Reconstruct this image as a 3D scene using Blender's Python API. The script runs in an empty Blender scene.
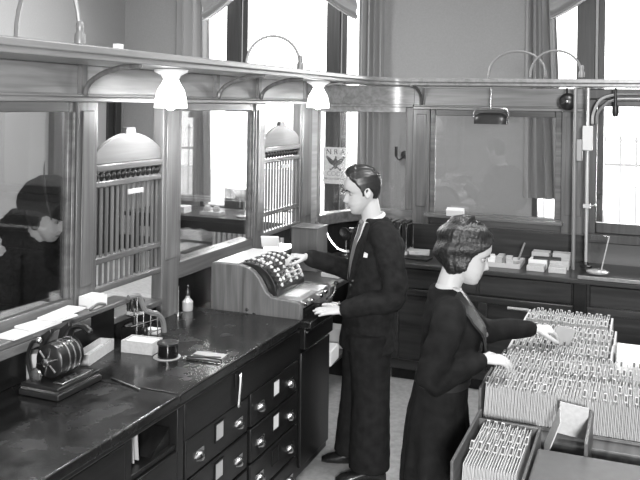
import bpy, bmesh, math, random
from mathutils import Vector, Matrix, noise
PI = math.pi
random.seed(7)
SC = bpy.context.scene
COL = SC.collection

# ------------------------------------------------------------------ mesh kit
class MB:
    def __init__(self):
        self.v = []; self.f = []; self.m = []
    def add(self, vs, fs, m=0):
        o = len(self.v)
        self.v += [tuple(p) for p in vs]
        self.f += [tuple(i + o for i in f) for f in fs]
        self.m += [m] * len(fs)
        return self
    def box(self, x0, x1, y0, y1, z0, z1, m=0):
        vs = [(x, y, z) for z in (z0, z1) for y in (y0, y1) for x in (x0, x1)]
        return self.add(vs, [(0, 2, 3, 1), (4, 5, 7, 6), (0, 1, 5, 4), (2, 6, 7, 3), (0, 4, 6, 2), (1, 3, 7, 5)], m)
    def rbox(self, c, s, rot=(0, 0, 0), m=0):
        M = Matrix.Translation(c) @ rotm(rot)
        vs = [M @ Vector((x * s[0] / 2, y * s[1] / 2, z * s[2] / 2)) for z in (-1, 1) for y in (-1, 1) for x in (-1, 1)]
        return self.add(vs, [(0, 2, 3, 1), (4, 5, 7, 6), (0, 1, 5, 4), (2, 6, 7, 3), (0, 4, 6, 2), (1, 3, 7, 5)], m)
    def prism(self, poly, a0, a1, axis='y', m=0):
        n = len(poly)
        def P(p, a):
            return {'x': (a, p[0], p[1]), 'y': (p[0], a, p[1]), 'z': (p[0], p[1], a)}[axis]
        vs = [P(p, a0) for p in poly] + [P(p, a1) for p in poly]
        fs = [tuple(range(n)), tuple(range(2 * n - 1, n - 1, -1))]
        fs += [(i, i + n, (i + 1) % n + n, (i + 1) % n) for i in range(n)]
        return self.add(vs, fs, m)
    def rings(self, rs, cap=True, closed=False, m=0):
        n = len(rs[0]); vs = [p for r in rs for p in r]; fs = []
        k = len(rs)
        for i in range(k if closed else k - 1):
            a = i * n; b = ((i + 1) % k) * n
            for j in range(n):
                fs.append((a + j, a + (j + 1) % n, b + (j + 1) % n, b + j))
        if cap and not closed:
            fs.append(tuple(range(n - 1, -1, -1))); fs.append(tuple(range((k - 1) * n, k * n)))
        return self.add(vs, fs, m)
    def tube(self, pts, r, n=8, closed=False, m=0, sub=0, flat=None, cap='round'):
        pts = [Vector(p) for p in pts]
        rad = list(r) if isinstance(r, list) else [r] * len(pts)
        if sub:
            pts, rad = catmull(pts, rad, sub)
        k = len(pts); rs = []; up = None
        for i in range(k):
            if closed: t = pts[(i + 1) % k] - pts[i - 1]
            else: t = pts[min(i + 1, k - 1)] - pts[max(i - 1, 0)]
            t.normalize()
            if up is None:
                ref = Vector(flat) if flat else (Vector((0, 0, 1)) if abs(t.z) < .9 else Vector((1, 0, 0)))
                up = (ref - t * ref.dot(t)).normalized()
            else:
                up = (up - t * up.dot(t)).normalized()
            s = t.cross(up)
            q = rad[i]
            ra, rb = q if isinstance(q, (tuple, list)) else (q, q)
            def ring(c, f):
                return [c + s * math.cos(2 * PI * j / n) * ra * f + up * math.sin(2 * PI * j / n) * rb * f for j in range(n)]
            rm = min(ra, rb)
            if cap == 'round' and not closed and i == 0:
                for a in (80, 50, 25): rs.append(ring(pts[i] - t * rm * math.sin(math.radians(a)), math.cos(math.radians(a))))
            rs.append(ring(pts[i], 1))
            if cap == 'round' and not closed and i == k - 1:
                for a in (25, 50, 80): rs.append(ring(pts[i] + t * rm * math.sin(math.radians(a)), math.cos(math.radians(a))))
        return self.rings(rs, True, closed, m)
    def cyl(self, p0, p1, r, n=16, m=0):
        return self.tube([p0, p1], r, n, m=m, cap='flat')
    def lathe(self, c, prof, n=24, axis='z', m=0):
        rs = []
        for r, h in prof:
            ring = []
            for j in range(n):
                a = 2 * PI * j / n; u = max(r, 1e-4) * math.cos(a); w = max(r, 1e-4) * math.sin(a)
                ring.append({'z': (c[0] + u, c[1] + w, c[2] + h), 'y': (c[0] + w, c[1] + h, c[2] + u), 'x': (c[0] + h, c[1] + u, c[2] + w)}[axis])
            rs.append(ring)
        return self.rings(rs, True, False, m)
    def ball(self, c, r, n=14, m=0, M=None):
        if not isinstance(r, (tuple, list)): r = (r, r, r)
        rs = []
        h = max(6, n // 2 + 2)
        for i in range(h + 1):
            ph = -PI / 2 + PI * i / h
            q = max(math.cos(ph), 1e-3)
            ring = []
            for j in range(n):
                a = 2 * PI * j / n
                p = Vector((q * math.cos(a) * r[0], q * math.sin(a) * r[1], math.sin(ph) * r[2]))
                if M: p = M @ p
                ring.append(Vector(c) + p)
            rs.append(ring)
        return self.rings(rs, True, False, m)
    def xf(self, M):
        self.v = [tuple(M @ Vector(p)) for p in self.v]; return self
    def bbox(self):
        a = [min(p[i] for p in self.v) for i in range(3)]; b = [max(p[i] for p in self.v) for i in range(3)]
        return a, b

def rotm(r):
    return Matrix.Rotation(r[2], 4, 'Z') @ Matrix.Rotation(r[1], 4, 'Y') @ Matrix.Rotation(r[0], 4, 'X')

def catmull(pts, rad, sub):
    def lerp(a, b, t):
        if isinstance(a, (tuple, list)) or isinstance(b, (tuple, list)):
            a = a if isinstance(a, (tuple, list)) else (a, a); b = b if isinstance(b, (tuple, list)) else (b, b)
            return tuple(x + (y - x) * t for x, y in zip(a, b))
        return a + (b - a) * t
    P = []; R = []; k = len(pts)
    for i in range(k - 1):
        p0 = pts[max(i - 1, 0)]; p1 = pts[i]; p2 = pts[i + 1]; p3 = pts[min(i + 2, k - 1)]
        for j in range(sub):
            t = j / sub; t2 = t * t; t3 = t2 * t
            P.append(.5 * ((2 * p1) + (p2 - p0) * t + (2 * p0 - 5 * p1 + 4 * p2 - p3) * t2 + (3 * p1 - p0 - 3 * p2 + p3) * t3))
            R.append(lerp(rad[i], rad[i + 1], t * t * (3 - 2 * t)))
    P.append(pts[-1]); R.append(rad[-1])
    return P, R

ORG = {}
def mesh_of(name, mb, mats, org=(0, 0, 0), smooth=40):
    me = bpy.data.meshes.new(name)
    me.from_pydata([(p[0] - org[0], p[1] - org[1], p[2] - org[2]) for p in mb.v], [], mb.f)
    bm = bmesh.new(); bm.from_mesh(me); bmesh.ops.recalc_face_normals(bm, faces=bm.faces); bm.to_mesh(me); bm.free()
    for m in (mats if isinstance(mats, (list, tuple)) else [mats]): me.materials.append(m)
    me.polygons.foreach_set('material_index', mb.m)
    if smooth:
        me.polygons.foreach_set('use_smooth', [True] * len(me.polygons))
        me.set_sharp_from_angle(angle=math.radians(smooth))
    me.update()
    return me
def bev(o, w):
    if w:
        b = o.modifiers.new('Bevel', 'BEVEL'); b.width = w; b.segments = 2; b.limit_method = 'ANGLE'; b.angle_limit = math.radians(50)
def props(o, label=None, cat=None, group=None, kind=None):
    if label: o['label'] = label
    if cat: o['category'] = cat
    if group: o['group'] = group
    if kind: o['kind'] = kind
    return o
def thing(name, label, cat, loc, group=None):
    o = bpy.data.objects.new(name, None); COL.objects.link(o); o.location = loc; o.empty_display_size = .1
    ORG[o.name] = tuple(loc)
    return props(o, label, cat, group)
def part(name, mb, mat, parent, label=None, bevel=0, smooth=40, kind=None):
    org = ORG[parent.name]
    o = bpy.data.objects.new(name, mesh_of(name, mb, mat, org, smooth)); COL.objects.link(o)
    o.parent = parent; ORG[o.name] = org; bev(o, bevel)
    return props(o, label, None, None, kind)
def solo(name, mb, mat, label=None, cat=None, group=None, kind=None, bevel=0, smooth=40):
    a, b = mb.bbox(); org = ((a[0] + b[0]) / 2, (a[1] + b[1]) / 2, a[2])
    o = bpy.data.objects.new(name, mesh_of(name, mb, mat, org, smooth)); COL.objects.link(o)
    o.location = org; ORG[o.name] = org; bev(o, bevel)
    return props(o, label, cat, group, kind)
def copy_tree(o, loc=None, label=None, group=None, parent=None):
    c = o.copy(); COL.objects.link(c)
    if parent: c.parent = parent
    if loc is not None: c.location = loc
    if label: c['label'] = label
    if group: c['group'] = group
    for ch in list(o.children): copy_tree(ch, parent=c)
    return c

# ------------------------------------------------------------------ materials
def newmat(name):
    m = bpy.data.materials.new(name); m.use_nodes = True
    nt = m.node_tree; b = nt.nodes['Principled BSDF']
    return m, nt, b
def g(v): return (v, v, v, 1)
def plain(name, v, rough=.5, metal=0, spec=.5, bump=0, bscale=200, var=0):
    m, nt, b = newmat(name)
    b.inputs['Base Color'].default_value = g(v); b.inputs['Roughness'].default_value = rough
    b.inputs['Metallic'].default_value = metal; b.inputs['Specular IOR Level'].default_value = spec
    if bump or var:
        tc = nt.nodes.new('ShaderNodeTexCoord'); n = nt.nodes.new('ShaderNodeTexNoise')
        n.inputs['Scale'].default_value = bscale; n.inputs['Detail'].default_value = 4
        nt.links.new(tc.outputs['Object'], n.inputs['Vector'])
        if bump:
            bp = nt.nodes.new('ShaderNodeBump'); bp.inputs['Strength'].default_value = bump; bp.inputs['Distance'].default_value = .01
            nt.links.new(n.outputs['Fac'], bp.inputs['Height']); nt.links.new(bp.outputs['Normal'], b.inputs['Normal'])
        if var:
            r = nt.nodes.new('ShaderNodeMapRange'); r.inputs['From Min'].default_value = .3; r.inputs['From Max'].default_value = .7
            r.inputs['To Min'].default_value = v * (1 - var); r.inputs['To Max'].default_value = v * (1 + var)
            nt.links.new(n.outputs['Fac'], r.inputs['Value']); nt.links.new(r.outputs['Result'], b.inputs['Base Color'])
    return m
def wood(name, lo, hi, axis='z', rough=.35, scale=1.0, spec=.5, wear=0, bump=.12):
    m, nt, b = newmat(name)
    tc = nt.nodes.new('ShaderNodeTexCoord'); mp = nt.nodes.new('ShaderNodeMapping')
    sc = [28 * scale] * 3; sc['xyz'.index(axis)] = 1.6 * scale
    mp.inputs['Scale'].default_value = sc
    n = nt.nodes.new('ShaderNodeTexNoise'); n.inputs['Scale'].default_value = 1; n.inputs['Detail'].default_value = 6; n.inputs['Distortion'].default_value = .6
    r = nt.nodes.new('ShaderNodeMapRange'); r.inputs['From Min'].default_value = .3; r.inputs['From Max'].default_value = .72
    r.inputs['To Min'].default_value = lo; r.inputs['To Max'].default_value = hi
    L = nt.links.new
    L(tc.outputs['Object'], mp.inputs['Vector']); L(mp.outputs['Vector'], n.inputs['Vector']); L(n.outputs['Fac'], r.inputs['Value'])
    L(r.outputs['Result'], b.inputs['Base Color'])
    b.inputs['Roughness'].default_value = rough; b.inputs['Specular IOR Level'].default_value = spec
    if bump:
        bp = nt.nodes.new('ShaderNodeBump'); bp.inputs['Strength'].default_value = bump; bp.inputs['Distance'].default_value = .004
        L(n.outputs['Fac'], bp.inputs['Height']); L(bp.outputs['Normal'], b.inputs['Normal'])
    if wear:
        n2 = nt.nodes.new('ShaderNodeTexNoise'); n2.inputs['Scale'].default_value = 7; n2.inputs['Detail'].default_value = 4; n2.inputs['Roughness'].default_value = .55
        r2 = nt.nodes.new('ShaderNodeMapRange'); r2.inputs['From Min'].default_value = .35; r2.inputs['From Max'].default_value = .7
        r2.inputs['To Min'].default_value = rough; r2.inputs['To Max'].default_value = rough + wear
        L(tc.outputs['Object'], n2.inputs['Vector']); L(n2.outputs['Fac'], r2.inputs['Value']); L(r2.outputs['Result'], b.inputs['Roughness'])
    return m
def emit(name, v, s):
    m, nt, b = newmat(name)
    b.inputs['Base Color'].default_value = g(v); b.inputs['Emission Color'].default_value = g(1); b.inputs['Emission Strength'].default_value = s
    return m
def glassmat(name, refl=.10, tint=.93):
    m = bpy.data.materials.new(name); m.use_nodes = True; nt = m.node_tree; nt.nodes.clear()
    out = nt.nodes.new('ShaderNodeOutputMaterial'); mx = nt.nodes.new('ShaderNodeMixShader')
    tr = nt.nodes.new('ShaderNodeBsdfTransparent'); tr.inputs['Color'].default_value = g(tint)
    gl = nt.nodes.new('ShaderNodeBsdfGlossy'); gl.inputs['Roughness'].default_value = .02; gl.inputs['Color'].default_value = g(1)
    lw = nt.nodes.new('ShaderNodeLayerWeight'); lw.inputs['Blend'].default_value = .35
    r = nt.nodes.new('ShaderNodeMapRange'); r.inputs['To Min'].default_value = refl * .5; r.inputs['To Max'].default_value = min(1, refl * 5)
    L = nt.links.new
    L(lw.outputs['Fresnel'], r.inputs['Value']); L(r.outputs['Result'], mx.inputs['Fac']); L(tr.outputs['BSDF'], mx.inputs[1]); L(gl.outputs['BSDF'], mx.inputs[2]); L(mx.outputs['Shader'], out.inputs['Surface'])
    return m

WALL = plain('grey_plaster', .29, .85, spec=.2, bump=.04, bscale=60, var=.04)
CEIL = plain('white_ceiling_plaster', .7, .9, spec=.2)
FLOOR = plain('worn_linoleum', .36, .45, bump=.02, bscale=30, var=.18)
PW = wood('partition_oak', .065, .15, 'z', .30)
PWX = wood('partition_oak_crosswise', .065, .15, 'x', .28)
PWY = wood('partition_oak_lengthwise', .065, .15, 'y', .28)
FRIEZE = wood('frieze_oak', .16, .29, 'y', .28)  # partition oak with brightness painted in, offsetting shade under the ledge
FRIEZEX = wood('frieze_oak_crosswise', .20, .34, 'x', .26)  # same oak lightened further in colour, where little light reaches the rear
LEDGE = wood('ledge_oak', .15, .25, 'y', .30)
TRIM = wood('window_wood', .022, .05, 'z', .4)
TRIML = plain('pale_window_paint', .5, .5)
DTOP = wood('dark_desk_top', .005, .016, 'y', .13, 1.0, .6, wear=.20, bump=.0)
DARK = wood('dark_cabinet_wood', .006, .014, 'y', .32, spec=.4)
DARKZ = wood('dark_cabinet_wood_upright', .006, .013, 'z', .32, spec=.4)
RC = wood('rear_counter_wood', .014, .040, 'x', .30)
SHELFW = wood('writing_shelf_wood', .06, .14, 'y', .3)
REGW = wood('register_oak', .07, .17, 'z', .30, 1.3)
BLACKM = plain('black_enamel', .015, .3)
IRON = plain('dark_iron', .05, .35, .8)
STEEL = plain('bright_steel', .62, .25, 1)
BRASS = plain('dull_brass', .42, .35, 1)
PIPE = plain('painted_conduit', .22, .4, .3)
WHITE = plain('white_paper', .70, .7, spec=.2)
CREAM = plain('cream_card', .44, .7, spec=.2, var=.1, bscale=90)
CARD = plain('white_index_card', .52, .7, spec=.2, var=.1, bscale=60)
GREYP = plain('grey_paper', .40, .7, spec=.2)
LABELD = plain('dark_tab_ink', .03, .6)
INK = plain('printed_ink', .04, .6)
BLACKG = plain('black_glass', .008, .1)
LID = plain('grey_steel_lid', .085, .5, .2, var=.08, bscale=30)
SKIN = plain('skin', .46, .5, spec=.35, bump=.03, bscale=300)
LIPS = plain('lips', .14, .45)
EYEW = plain('eye_white', .38, .3)
PUPIL = plain('dark_iris', .02, .2)
HAIRM = wood('dark_slick_hair', .008, .022, 'y', .38, 6.0, .5)
HAIRW = plain('dark_waved_hair', .011, .42, spec=.5, bump=.5, bscale=90, var=.6)
SUIT = plain('dark_suit_wool', .017, .9, spec=.08, bump=.25, bscale=26, var=.25)
TROU = plain('dark_trouser_wool', .014, .9, spec=.08, bump=.25, bscale=22, var=.25)
DRESS = plain('dark_dress_crepe', .010, .85, spec=.12, bump=.3, bscale=24, var=.3)
DRESSL = plain('dark_satin_collar', .02, .5, spec=.3)
SHIRT = plain('white_shirt_cotton', .8, .7, spec=.2)
TIE = plain('grey_tie_silk', .12, .5)
SHOE = plain('black_shoe_leather', .012, .25)
FUR = plain('black_fur', .006, .95, spec=.06, bump=1.0, bscale=120, var=.8)
FELT = plain('black_felt', .007, .9, spec=.12, bump=.2, bscale=200)
CURT = plain('curtain_cloth', .30, .85, spec=.1, bump=.1, bscale=150)
GLASS = glassmat('pane_glass', .075)
WGLASS = glassmat('window_glass', .03, .97)
BULB = emit('lit_bulb_glass', .9, 14)
SHADEG = emit('lit_shade_glass', .9, 5)
SNOW = plain('pale_terrace_stone', .75, .9)
POSTER = plain('poster_paper', .75, .8, spec=.1)

# ------------------------------------------------------------------ setting
XW, XE, YS, YN, ZC = -6.87, 3.8, -2.6, 9.5, 4.5
solo('floor', MB().box(XW - .2, XE + .2, YS - .2, YN + .25, -.12, 0), FLOOR, kind='structure')
solo('ceiling', MB().box(XW - .2, XE + .2, YS - .2, YN + .25, ZC, ZC + .12), CEIL, kind='structure')
W1 = (-5.62, -3.06); W2 = (-1.20, 1.42); WZ0, WZ1 = .62, 4.15
wb = MB()
wb.box(XW - .2, W1[0], YN, YN + .25, 0, ZC).box(W1[1], W2[0], YN, YN + .25, 0, ZC).box(W2[1], XE + .2, YN, YN + .25, 0, ZC)
for w in (W1, W2):
    wb.box(w[0], w[1], YN, YN + .25, 0, WZ0).box(w[0], w[1], YN, YN + .25, WZ1, ZC)
solo('wall_back', wb, WALL, kind='structure')
solo('wall_left', MB().box(XW - .2, XW, YS - .2, YN, 0, ZC), WALL, kind='structure')
solo('wall_right', MB().box(XE, XE + .2, YS - .2, YN, 0, ZC), WALL, kind='structure')
solo('wall_front', MB().box(XW, XE, YS - .2, YS, 0, ZC), WALL, kind='structure')
solo('baseboard_back', MB().box(XW, XE, YN - .025, YN, 0, .2), TRIM, kind='structure', bevel=.006)
solo('baseboard_left', MB().box(XW, XW + .025, YS, YN - .03, 0, .2), TRIM, kind='structure', bevel=.006)

def window(n, w, muls):
    r = thing('window_%d' % n, None, None, ((w[0] + w[1]) / 2, YN + .05, WZ0)); r['kind'] = 'structure'
    f = MB()
    f.box(w[0], w[0] + .06, YN + .02, YN + .16, WZ0, WZ1).box(w[1] - .06, w[1], YN + .02, YN + .16, WZ0, WZ1)
    f.box(w[0] + .06, w[1] - .06, YN + .02, YN + .16, WZ0, WZ0 + .07).box(w[0] + .06, w[1] - .06, YN + .02, YN + .16, WZ1 - .07, WZ1)
    part('window_frame', f, TRIM, r, bevel=.006)
    for a, b in muls:
        c = b - a
        part('mullion', MB().box(a, a + c * .66, YN - .06, YN + .14, WZ0 + .07, WZ1 - .07).box(a + c * .76, b, YN - .06, YN + .14, WZ0 + .07, WZ1 - .07), TRIM, r, bevel=.008)
        part('mullion_bead', MB().box(a + c * .66, a + c * .76, YN - .02, YN + .10, WZ0 + .07, WZ1 - .07), TRIML, r, label='pale painted strip')
    part('sill', MB().box(w[0] - .08, w[1] + .08, YN - .22, YN + .02, WZ0 - .05, WZ0), TRIML, r, label='pale painted sill', bevel=.008)
    xs = [w[0] + .06] + [q for ab in muls for q in ab] + [w[1] - .06]
    for i in range(0, len(xs), 2):
        part('glass_pane', MB().box(xs[i], xs[i + 1], YN + .08, YN + .086, WZ0 + .07, WZ1 - .07), WGLASS, r)
window(1, W1, ((-5.20, -4.88), (-3.76, -3.48)))
window(2, W2, ((-.72, -.42), (.62, .92)))

# door seen through the first wicket
d = thing('door_1', None, None, (XW + .04, 8.6, 0)); d['kind'] = 'structure'
part('door_frame', MB().box(XW, XW + .09, 7.95, 8.07, 0, 2.6).box(XW, XW + .09, 9.2, 9.32, 0, 2.6).box(XW, XW + .09, 8.07, 9.2, 2.2, 2.32).box(XW, XW + .09, 8.07, 9.2, 2.5, 2.6), TRIM, d, bevel=.008)
part('door_leaf', MB().box(XW, XW + .05, 8.07, 9.2, 0.01, .95).box(XW, XW + .05, 8.07, 8.2, .95, 2.2).box(XW, XW + .05, 9.07, 9.2, .95, 2.2).box(XW, XW + .05, 8.2, 9.07, 2.08, 2.2), TRIM, d, bevel=.006)
part('door_pane', MB().box(XW + .012, XW + .022, 8.2, 9.07, .95, 2.08), GREYP, d, label='pale frosted pane')
part('transom_pane', MB().box(XW + .012, XW + .022, 8.07, 9.2, 2.32, 2.5), GREYP, d, label='pale frosted pane')
part('door_handle', MB().lathe((XW + .05, 8.14, 1.05), [(.012, 0), (.012, .04), (.028, .045), (.03, .06), (.02, .075)], 14, 'x'), BRASS, d, label='brass knob')

# outside: pale terrace with a stone balustrade
solo('ground', MB().box(-14, 12, YN + .4, 26, -.5, -.3), SNOW, kind='structure')
bal = thing('fence', 'pale iron fence outside the window beyond the teller counter', 'fence', (.4, 11.6, -.3))
FEN = plain('pale_fence_paint', .45, .7)
for z in (1.30, .15): part('rail', MB().box(-2, 3, 11.585, 11.615, z, z + .035), FEN, bal, bevel=.004)
for i in range(24):
    x = -1.9 + i * .2
    part('bar', MB().cyl((x, 11.6, -.3), (x, 11.6, 1.62), .011, 8).lathe((x, 11.6, 1.62), [(.011, 0), (.026, .03), (.004, .10)], 8), FEN, bal)

# curtains
def curtain(x0, x1, z0, z1, label, folds, seed, flare=0.0, y=YN - .13):
    rnd = random.Random(seed); ph = rnd.random() * 6
    nx, nz = folds * 8, 14
    front = []; back = []
    for iz in range(nz + 1):
        t = iz / nz; z = z0 + (z1 - z0) * t
        rowf = []; rowb = []
        for ix in range(nx + 1):
            s = ix / nx
            x = x0 + (x1 + flare * (1 - t) - x0) * s
            yy = y + .045 * math.sin(2 * PI * folds * s + ph + .6 * math.sin(3 * t)) + .012 * math.sin(2 * PI * folds * 2.3 * s + 2)
            rowf.append((x, yy - .006, z)); rowb.append((x, yy + .006, z))
        front.append(rowf); back.append(rowb)
    rs = [a + b[::-1] for a, b in zip(front, back)]
    m = MB().rings(rs, True)
    return m
def swag(xc, xs, zt, zs, y=YN - .19):
    # one half of a draped valance: gathered low at xs, sweeping up towards the middle of the window
    n = 26; k = 40; fr = []
    for i in range(n + 1):
        q = i / n                                   # 0 at the gather, 1 at the middle
        lo = zs + .80 * q ** 1.25
        rowf = []; rowb = []
        for j in range(k + 1):
            t = j / k
            z = lo + (zt - lo) * t ** (1 + .8 * (1 - q))
            x = xs + (xc - xs) * q
            yy = y + .028 * math.sin(2 * PI * 5 * t ** .8 + .5) - .05 * math.sin(PI * min(1, t * 1.3)) * (.3 + .7 * math.sin(PI * min(1, q + .15)))
            rowf.append((x, yy - .005, z)); rowb.append((x, yy + .005, z))
        fr.append(rowf + rowb[::-1])
    return MB().rings(fr, True)
def drapery(label, x0, x1, xc, zs, seed, flare=0.0, z0=.75):
    r = thing('curtain', label, 'curtain', ((x0 + x1) / 2, YN - .13, z0))
    part('drape', curtain(x0, x1, z0, 4.2, label, 4, seed, flare), CURT, r)
    side = x1 if xc > x1 else x0
    part('swag', swag(xc, side, 4.22, zs), CURT, r)
    return r
drapery('grey curtain at the left side of the window above the first wicket', -5.98, -5.48, -4.42, 3.17, 1, .10)
drapery('grey curtain behind the dark-haired man at the right of that window', -3.30, -2.97, -4.38, 3.13, 2, 0)
drapery('grey curtain seen through the rear glass, left of the second window', -1.29, -1.00, .1, 3.07, 3, .16, 1.05)
drapery('grey curtain at the far side of the second window', 1.26, 1.56, .12, 3.07, 4, 0)
rd = thing('curtain_rod', 'wooden curtain rod over the window above the first wicket', 'rod', (-4.4, YN - .15, 4.2))
part('rod', MB().cyl((-6.05, YN - .15, 4.30), (-2.9, YN - .15, 4.30), .02), TRIM, rd)
for x in (-6.03, -2.95): part('rod_bracket', MB().box(x, x + .03, YN - .17, YN, 4.27, 4.285), TRIM, rd)
rd = thing('curtain_rod', 'wooden curtain rod over the window behind the rear teller glass', 'rod', (.1, YN - .15, 4.2))
part('rod', MB().cyl((-1.4, YN - .15, 4.30), (1.65, YN - .15, 4.30), .02), TRIM, rd)
for x in (-1.38, 1.6): part('rod_bracket', MB().box(x, x + .03, YN - .17, YN, 4.27, 4.285), TRIM, rd)

# ------------------------------------------------------------------ left teller partition
PX = -2.42
def left_partition():
    r = thing('teller_partition', 'long varnished oak and glass teller partition between lobby and desk', 'partition', (PX, 3.9, 0))
    T = .05
    posts = [(1.80, 2.03), (2.921, 3.063), (3.615, 3.783), (4.697, 4.846), (5.437, 5.66)]
    for a, b in posts:
        m = MB().box(PX - .005, PX + .06, a, b, 0, 2.09)
        m.box(PX + .06, PX + .067, a + .03, b - .03, 1.25, 2.05)
        part('post', m, PW, r, bevel=.008)
    dado = MB()
    for a, b, z in ((2.03, 2.921, 1.12), (3.063, 3.615, 1.02), (3.783, 4.697, 1.12), (4.846, 5.437, 1.02)):
        dado.box(PX - .03, PX + .03, a, b, 0, z)
    part('dado_panel', dado, DARKZ, r, bevel=.004)
    for a, b in ((2.03, 2.921), (3.783, 4.697)):
        f = MB()
        f.box(PX + .022, PX + .05, a, a + .03, 1.21, 2.09).box(PX + .022, PX + .05, b - .05, b, 1.21, 2.09).box(PX + .022, PX + .05, a + .03, b - .05, 2.045, 2.09)
        f.box(PX - .05, PX + .05, a, b, 1.12, 1.21)
        f.box(PX + .05, PX + .058, b - .03, b - .012, 1.21, 2.045)
        part('glass_frame', f, PWY, r, bevel=.007)
        part('glass_pane', MB().box(PX + .030, PX + .036, a + .03, b - .05, 1.21, 2.045), GLASS, r)
    for a, b in ((3.063, 3.615), (4.846, 5.437)):
        part('pass_sill', MB().box(PX - .14, PX + .07, a, b, 1.02, 1.05), PWY, r, bevel=.006)
    h = MB().box(PX - .045, PX + .03, 1.80, 5.80, 2.09, 2.259)
    h.box(PX - .06, PX + .06, 1.80, 5.80, 2.09, 2.112).box(PX - .05, PX + .045, 1.80, 5.80, 2.112, 2.125)
    h.box(PX - .005, PX + .05, 5.66, 5.80, 0, 2.09)
    part('header', h, FRIEZE, r, bevel=.005)
left_partition()

AC = (-1.80, 5.80); AR = (.62, .77)
def arc_pt(off, t):
    a = PI - t * PI / 2
    return (AC[0] + (AR[0] + off) * math.cos(a), AC[1] + (AR[1] + off) * math.sin(a))
def arc_slab(m, o0, o1, z0, z1, n=20, t0=0., t1=1.):
    rs = []
    for i in range(n + 1):
        t = t0 + (t1 - t0) * i / n
        a = arc_pt(o0, t); b = arc_pt(o1, t)
        rs.append([(a[0], a[1], z0), (b[0], b[1], z0), (b[0], b[1], z1), (a[0], a[1], z1)])
    return m.rings(rs, True)
r = thing('corner_partition', 'curved oak and glass corner of the partition behind the man', 'partition', (-2.1, 6.2, 0))
part('dado_panel', arc_slab(MB(), -.03, .03, 0, 1.12), DARKZ, r)
part('sill_rail', arc_slab(MB(), -.055, .05, 1.12, 1.21), PWX, r, bevel=.006)
part('glass_pane', arc_slab(MB(), -.036, -.030, 1.21, 2.03, 24, .06, .93), GLASS, r)
part('stile', arc_slab(MB(), -.05, -.022, 1.21, 2.075, 3, 0, .06), PW, r, bevel=.006)
part('stile', arc_slab(MB(), -.05, -.022, 1.21, 2.075, 3, .93, 1), PW, r, bevel=.006)
h = arc_slab(MB(), -.03, .045, 2.075, 2.25, 24); arc_slab(h, -.06, .06, 2.075, 2.097, 24); arc_slab(h, -.05, -.022, 2.03, 2.075, 24, .06, .93)
part('header', h, FRIEZEX, r, bevel=.004)

PY = 6.57
r = thing('rear_partition', 'straight oak and glass partition behind the rear counter', 'partition', (-.2, PY, 0))
for a, b, w in ((-1.80, -1.655, PW), (-.60, -.42, PW), (1.55, 1.7, PW)):
    part('post', MB().box(a, b, PY - .06, PY + .06, 0, 2.06).box(a + .03, b - .03, PY - .067, PY - .06, 1.25, 2.02), w, r, bevel=.008)
part('dado_panel', MB().box(-1.655, -.60, PY - .03, PY + .03, 0, 1.12).box(-.42, 1.55, PY - .03, PY + .03, 0, 1.06), plain('grey_dado_paint', .11, .5), r, bevel=.004)
f = MB().box(-1.655, -1.61, PY - .05, PY - .022, 1.21, 2.06).box(-.65, -.60, PY - .05, PY - .022, 1.21, 2.06).box(-1.61, -.65, PY - .05, PY - .022, 2.01, 2.06)
f.box(-1.655, -.60, PY - .055, PY + .05, 1.12, 1.21).box(-1.68, -.58, PY - .13, PY - .05, 1.17, 1.20)
part('glass_frame', f, PWX, r, bevel=.006)
part('glass_pane', MB().box(-1.61, -.65, PY - .036, PY - .030, 1.21, 2.01), GLASS, r)
f = MB().box(-.42, -.34, PY - .06, PY + .0, 1.06, 2.16).box(1.47, 1.55, PY - .06, PY + .0, 1.06, 2.16).box(-.34, 1.47, PY - .06, PY + .0, 2.105, 2.16).box(-.34, 1.47, PY - .06, PY + .0, 1.13, 1.21).box(-.42, 1.55, PY - .11, PY + .0, 1.06, 1.13).box(-.42, 1.7, PY - .03, PY + .0, 2.16, 2.239)
part('glass_frame', f, TRIM, r, label='darker frame', bevel=.006)
part('glass_pane', MB().box(-.34, 1.47, PY - .036, PY - .030, 1.21, 2.105), GLASS, r)
h = MB().box(-1.80, -.42, PY - .03, PY + .045, 2.06, 2.239).box(-1.80, -.42, PY - .06, PY + .06, 2.06, 2.083).box(-1.8, -.42, PY - .045, PY + .05, 2.083, 2.097)
part('header', h, FRIEZEX, r, bevel=.004)

# ledge running along the top of all three
def ledge_poly(o):
    inn = [(-2.05 + o, 1.80), (-2.05 + o, 5.80)]
    for i in range(1, 12):
        a = PI - i / 12 * PI / 2
        inn.append((-1.80 + (.25 - o) * math.cos(a), 5.80 + (.40 - o) * math.sin(a)))
    inn += [(-1.80, 6.20 - o), (1.75, 6.20 - o)]
    out = [(1.75, 6.68), (-1.80, 6.68)]
    for i in range(11, 0, -1):
        a = PI - i / 12 * PI / 2
        out.append((-1.80 + .73 * math.cos(a), 5.80 + .88 * math.sin(a)))
    out += [(-2.53, 5.80), (-2.53, 1.80)]
    return inn, out
lg = thing('overhead_ledge', 'wide pale oak ledge running along the top of the teller partitions', 'ledge', (-2.2, 4, 2.25))
def ledge_strip(z0, z1, o):
    inn, out = ledge_poly(o); out = out[::-1]
    rs = []
    for a, b in zip(inn, out):
        zz = lambda p: .02 * (1 - min(1, max(0, (p[0] + 2.05) / .6)))
        rs.append([(a[0], a[1], z0 + zz(a)), (b[0], b[1], z0 + zz(a)), (b[0], b[1], z1 + zz(a)), (a[0], a[1], z1 + zz(a))])
    return MB().rings(rs, True)
part('board', ledge_strip(2.24, 2.265, -.0), LEDGE, lg, bevel=.004)
part('nosing', ledge_strip(2.2645, 2.297, .015), LEDGE, lg, bevel=.006)
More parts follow.
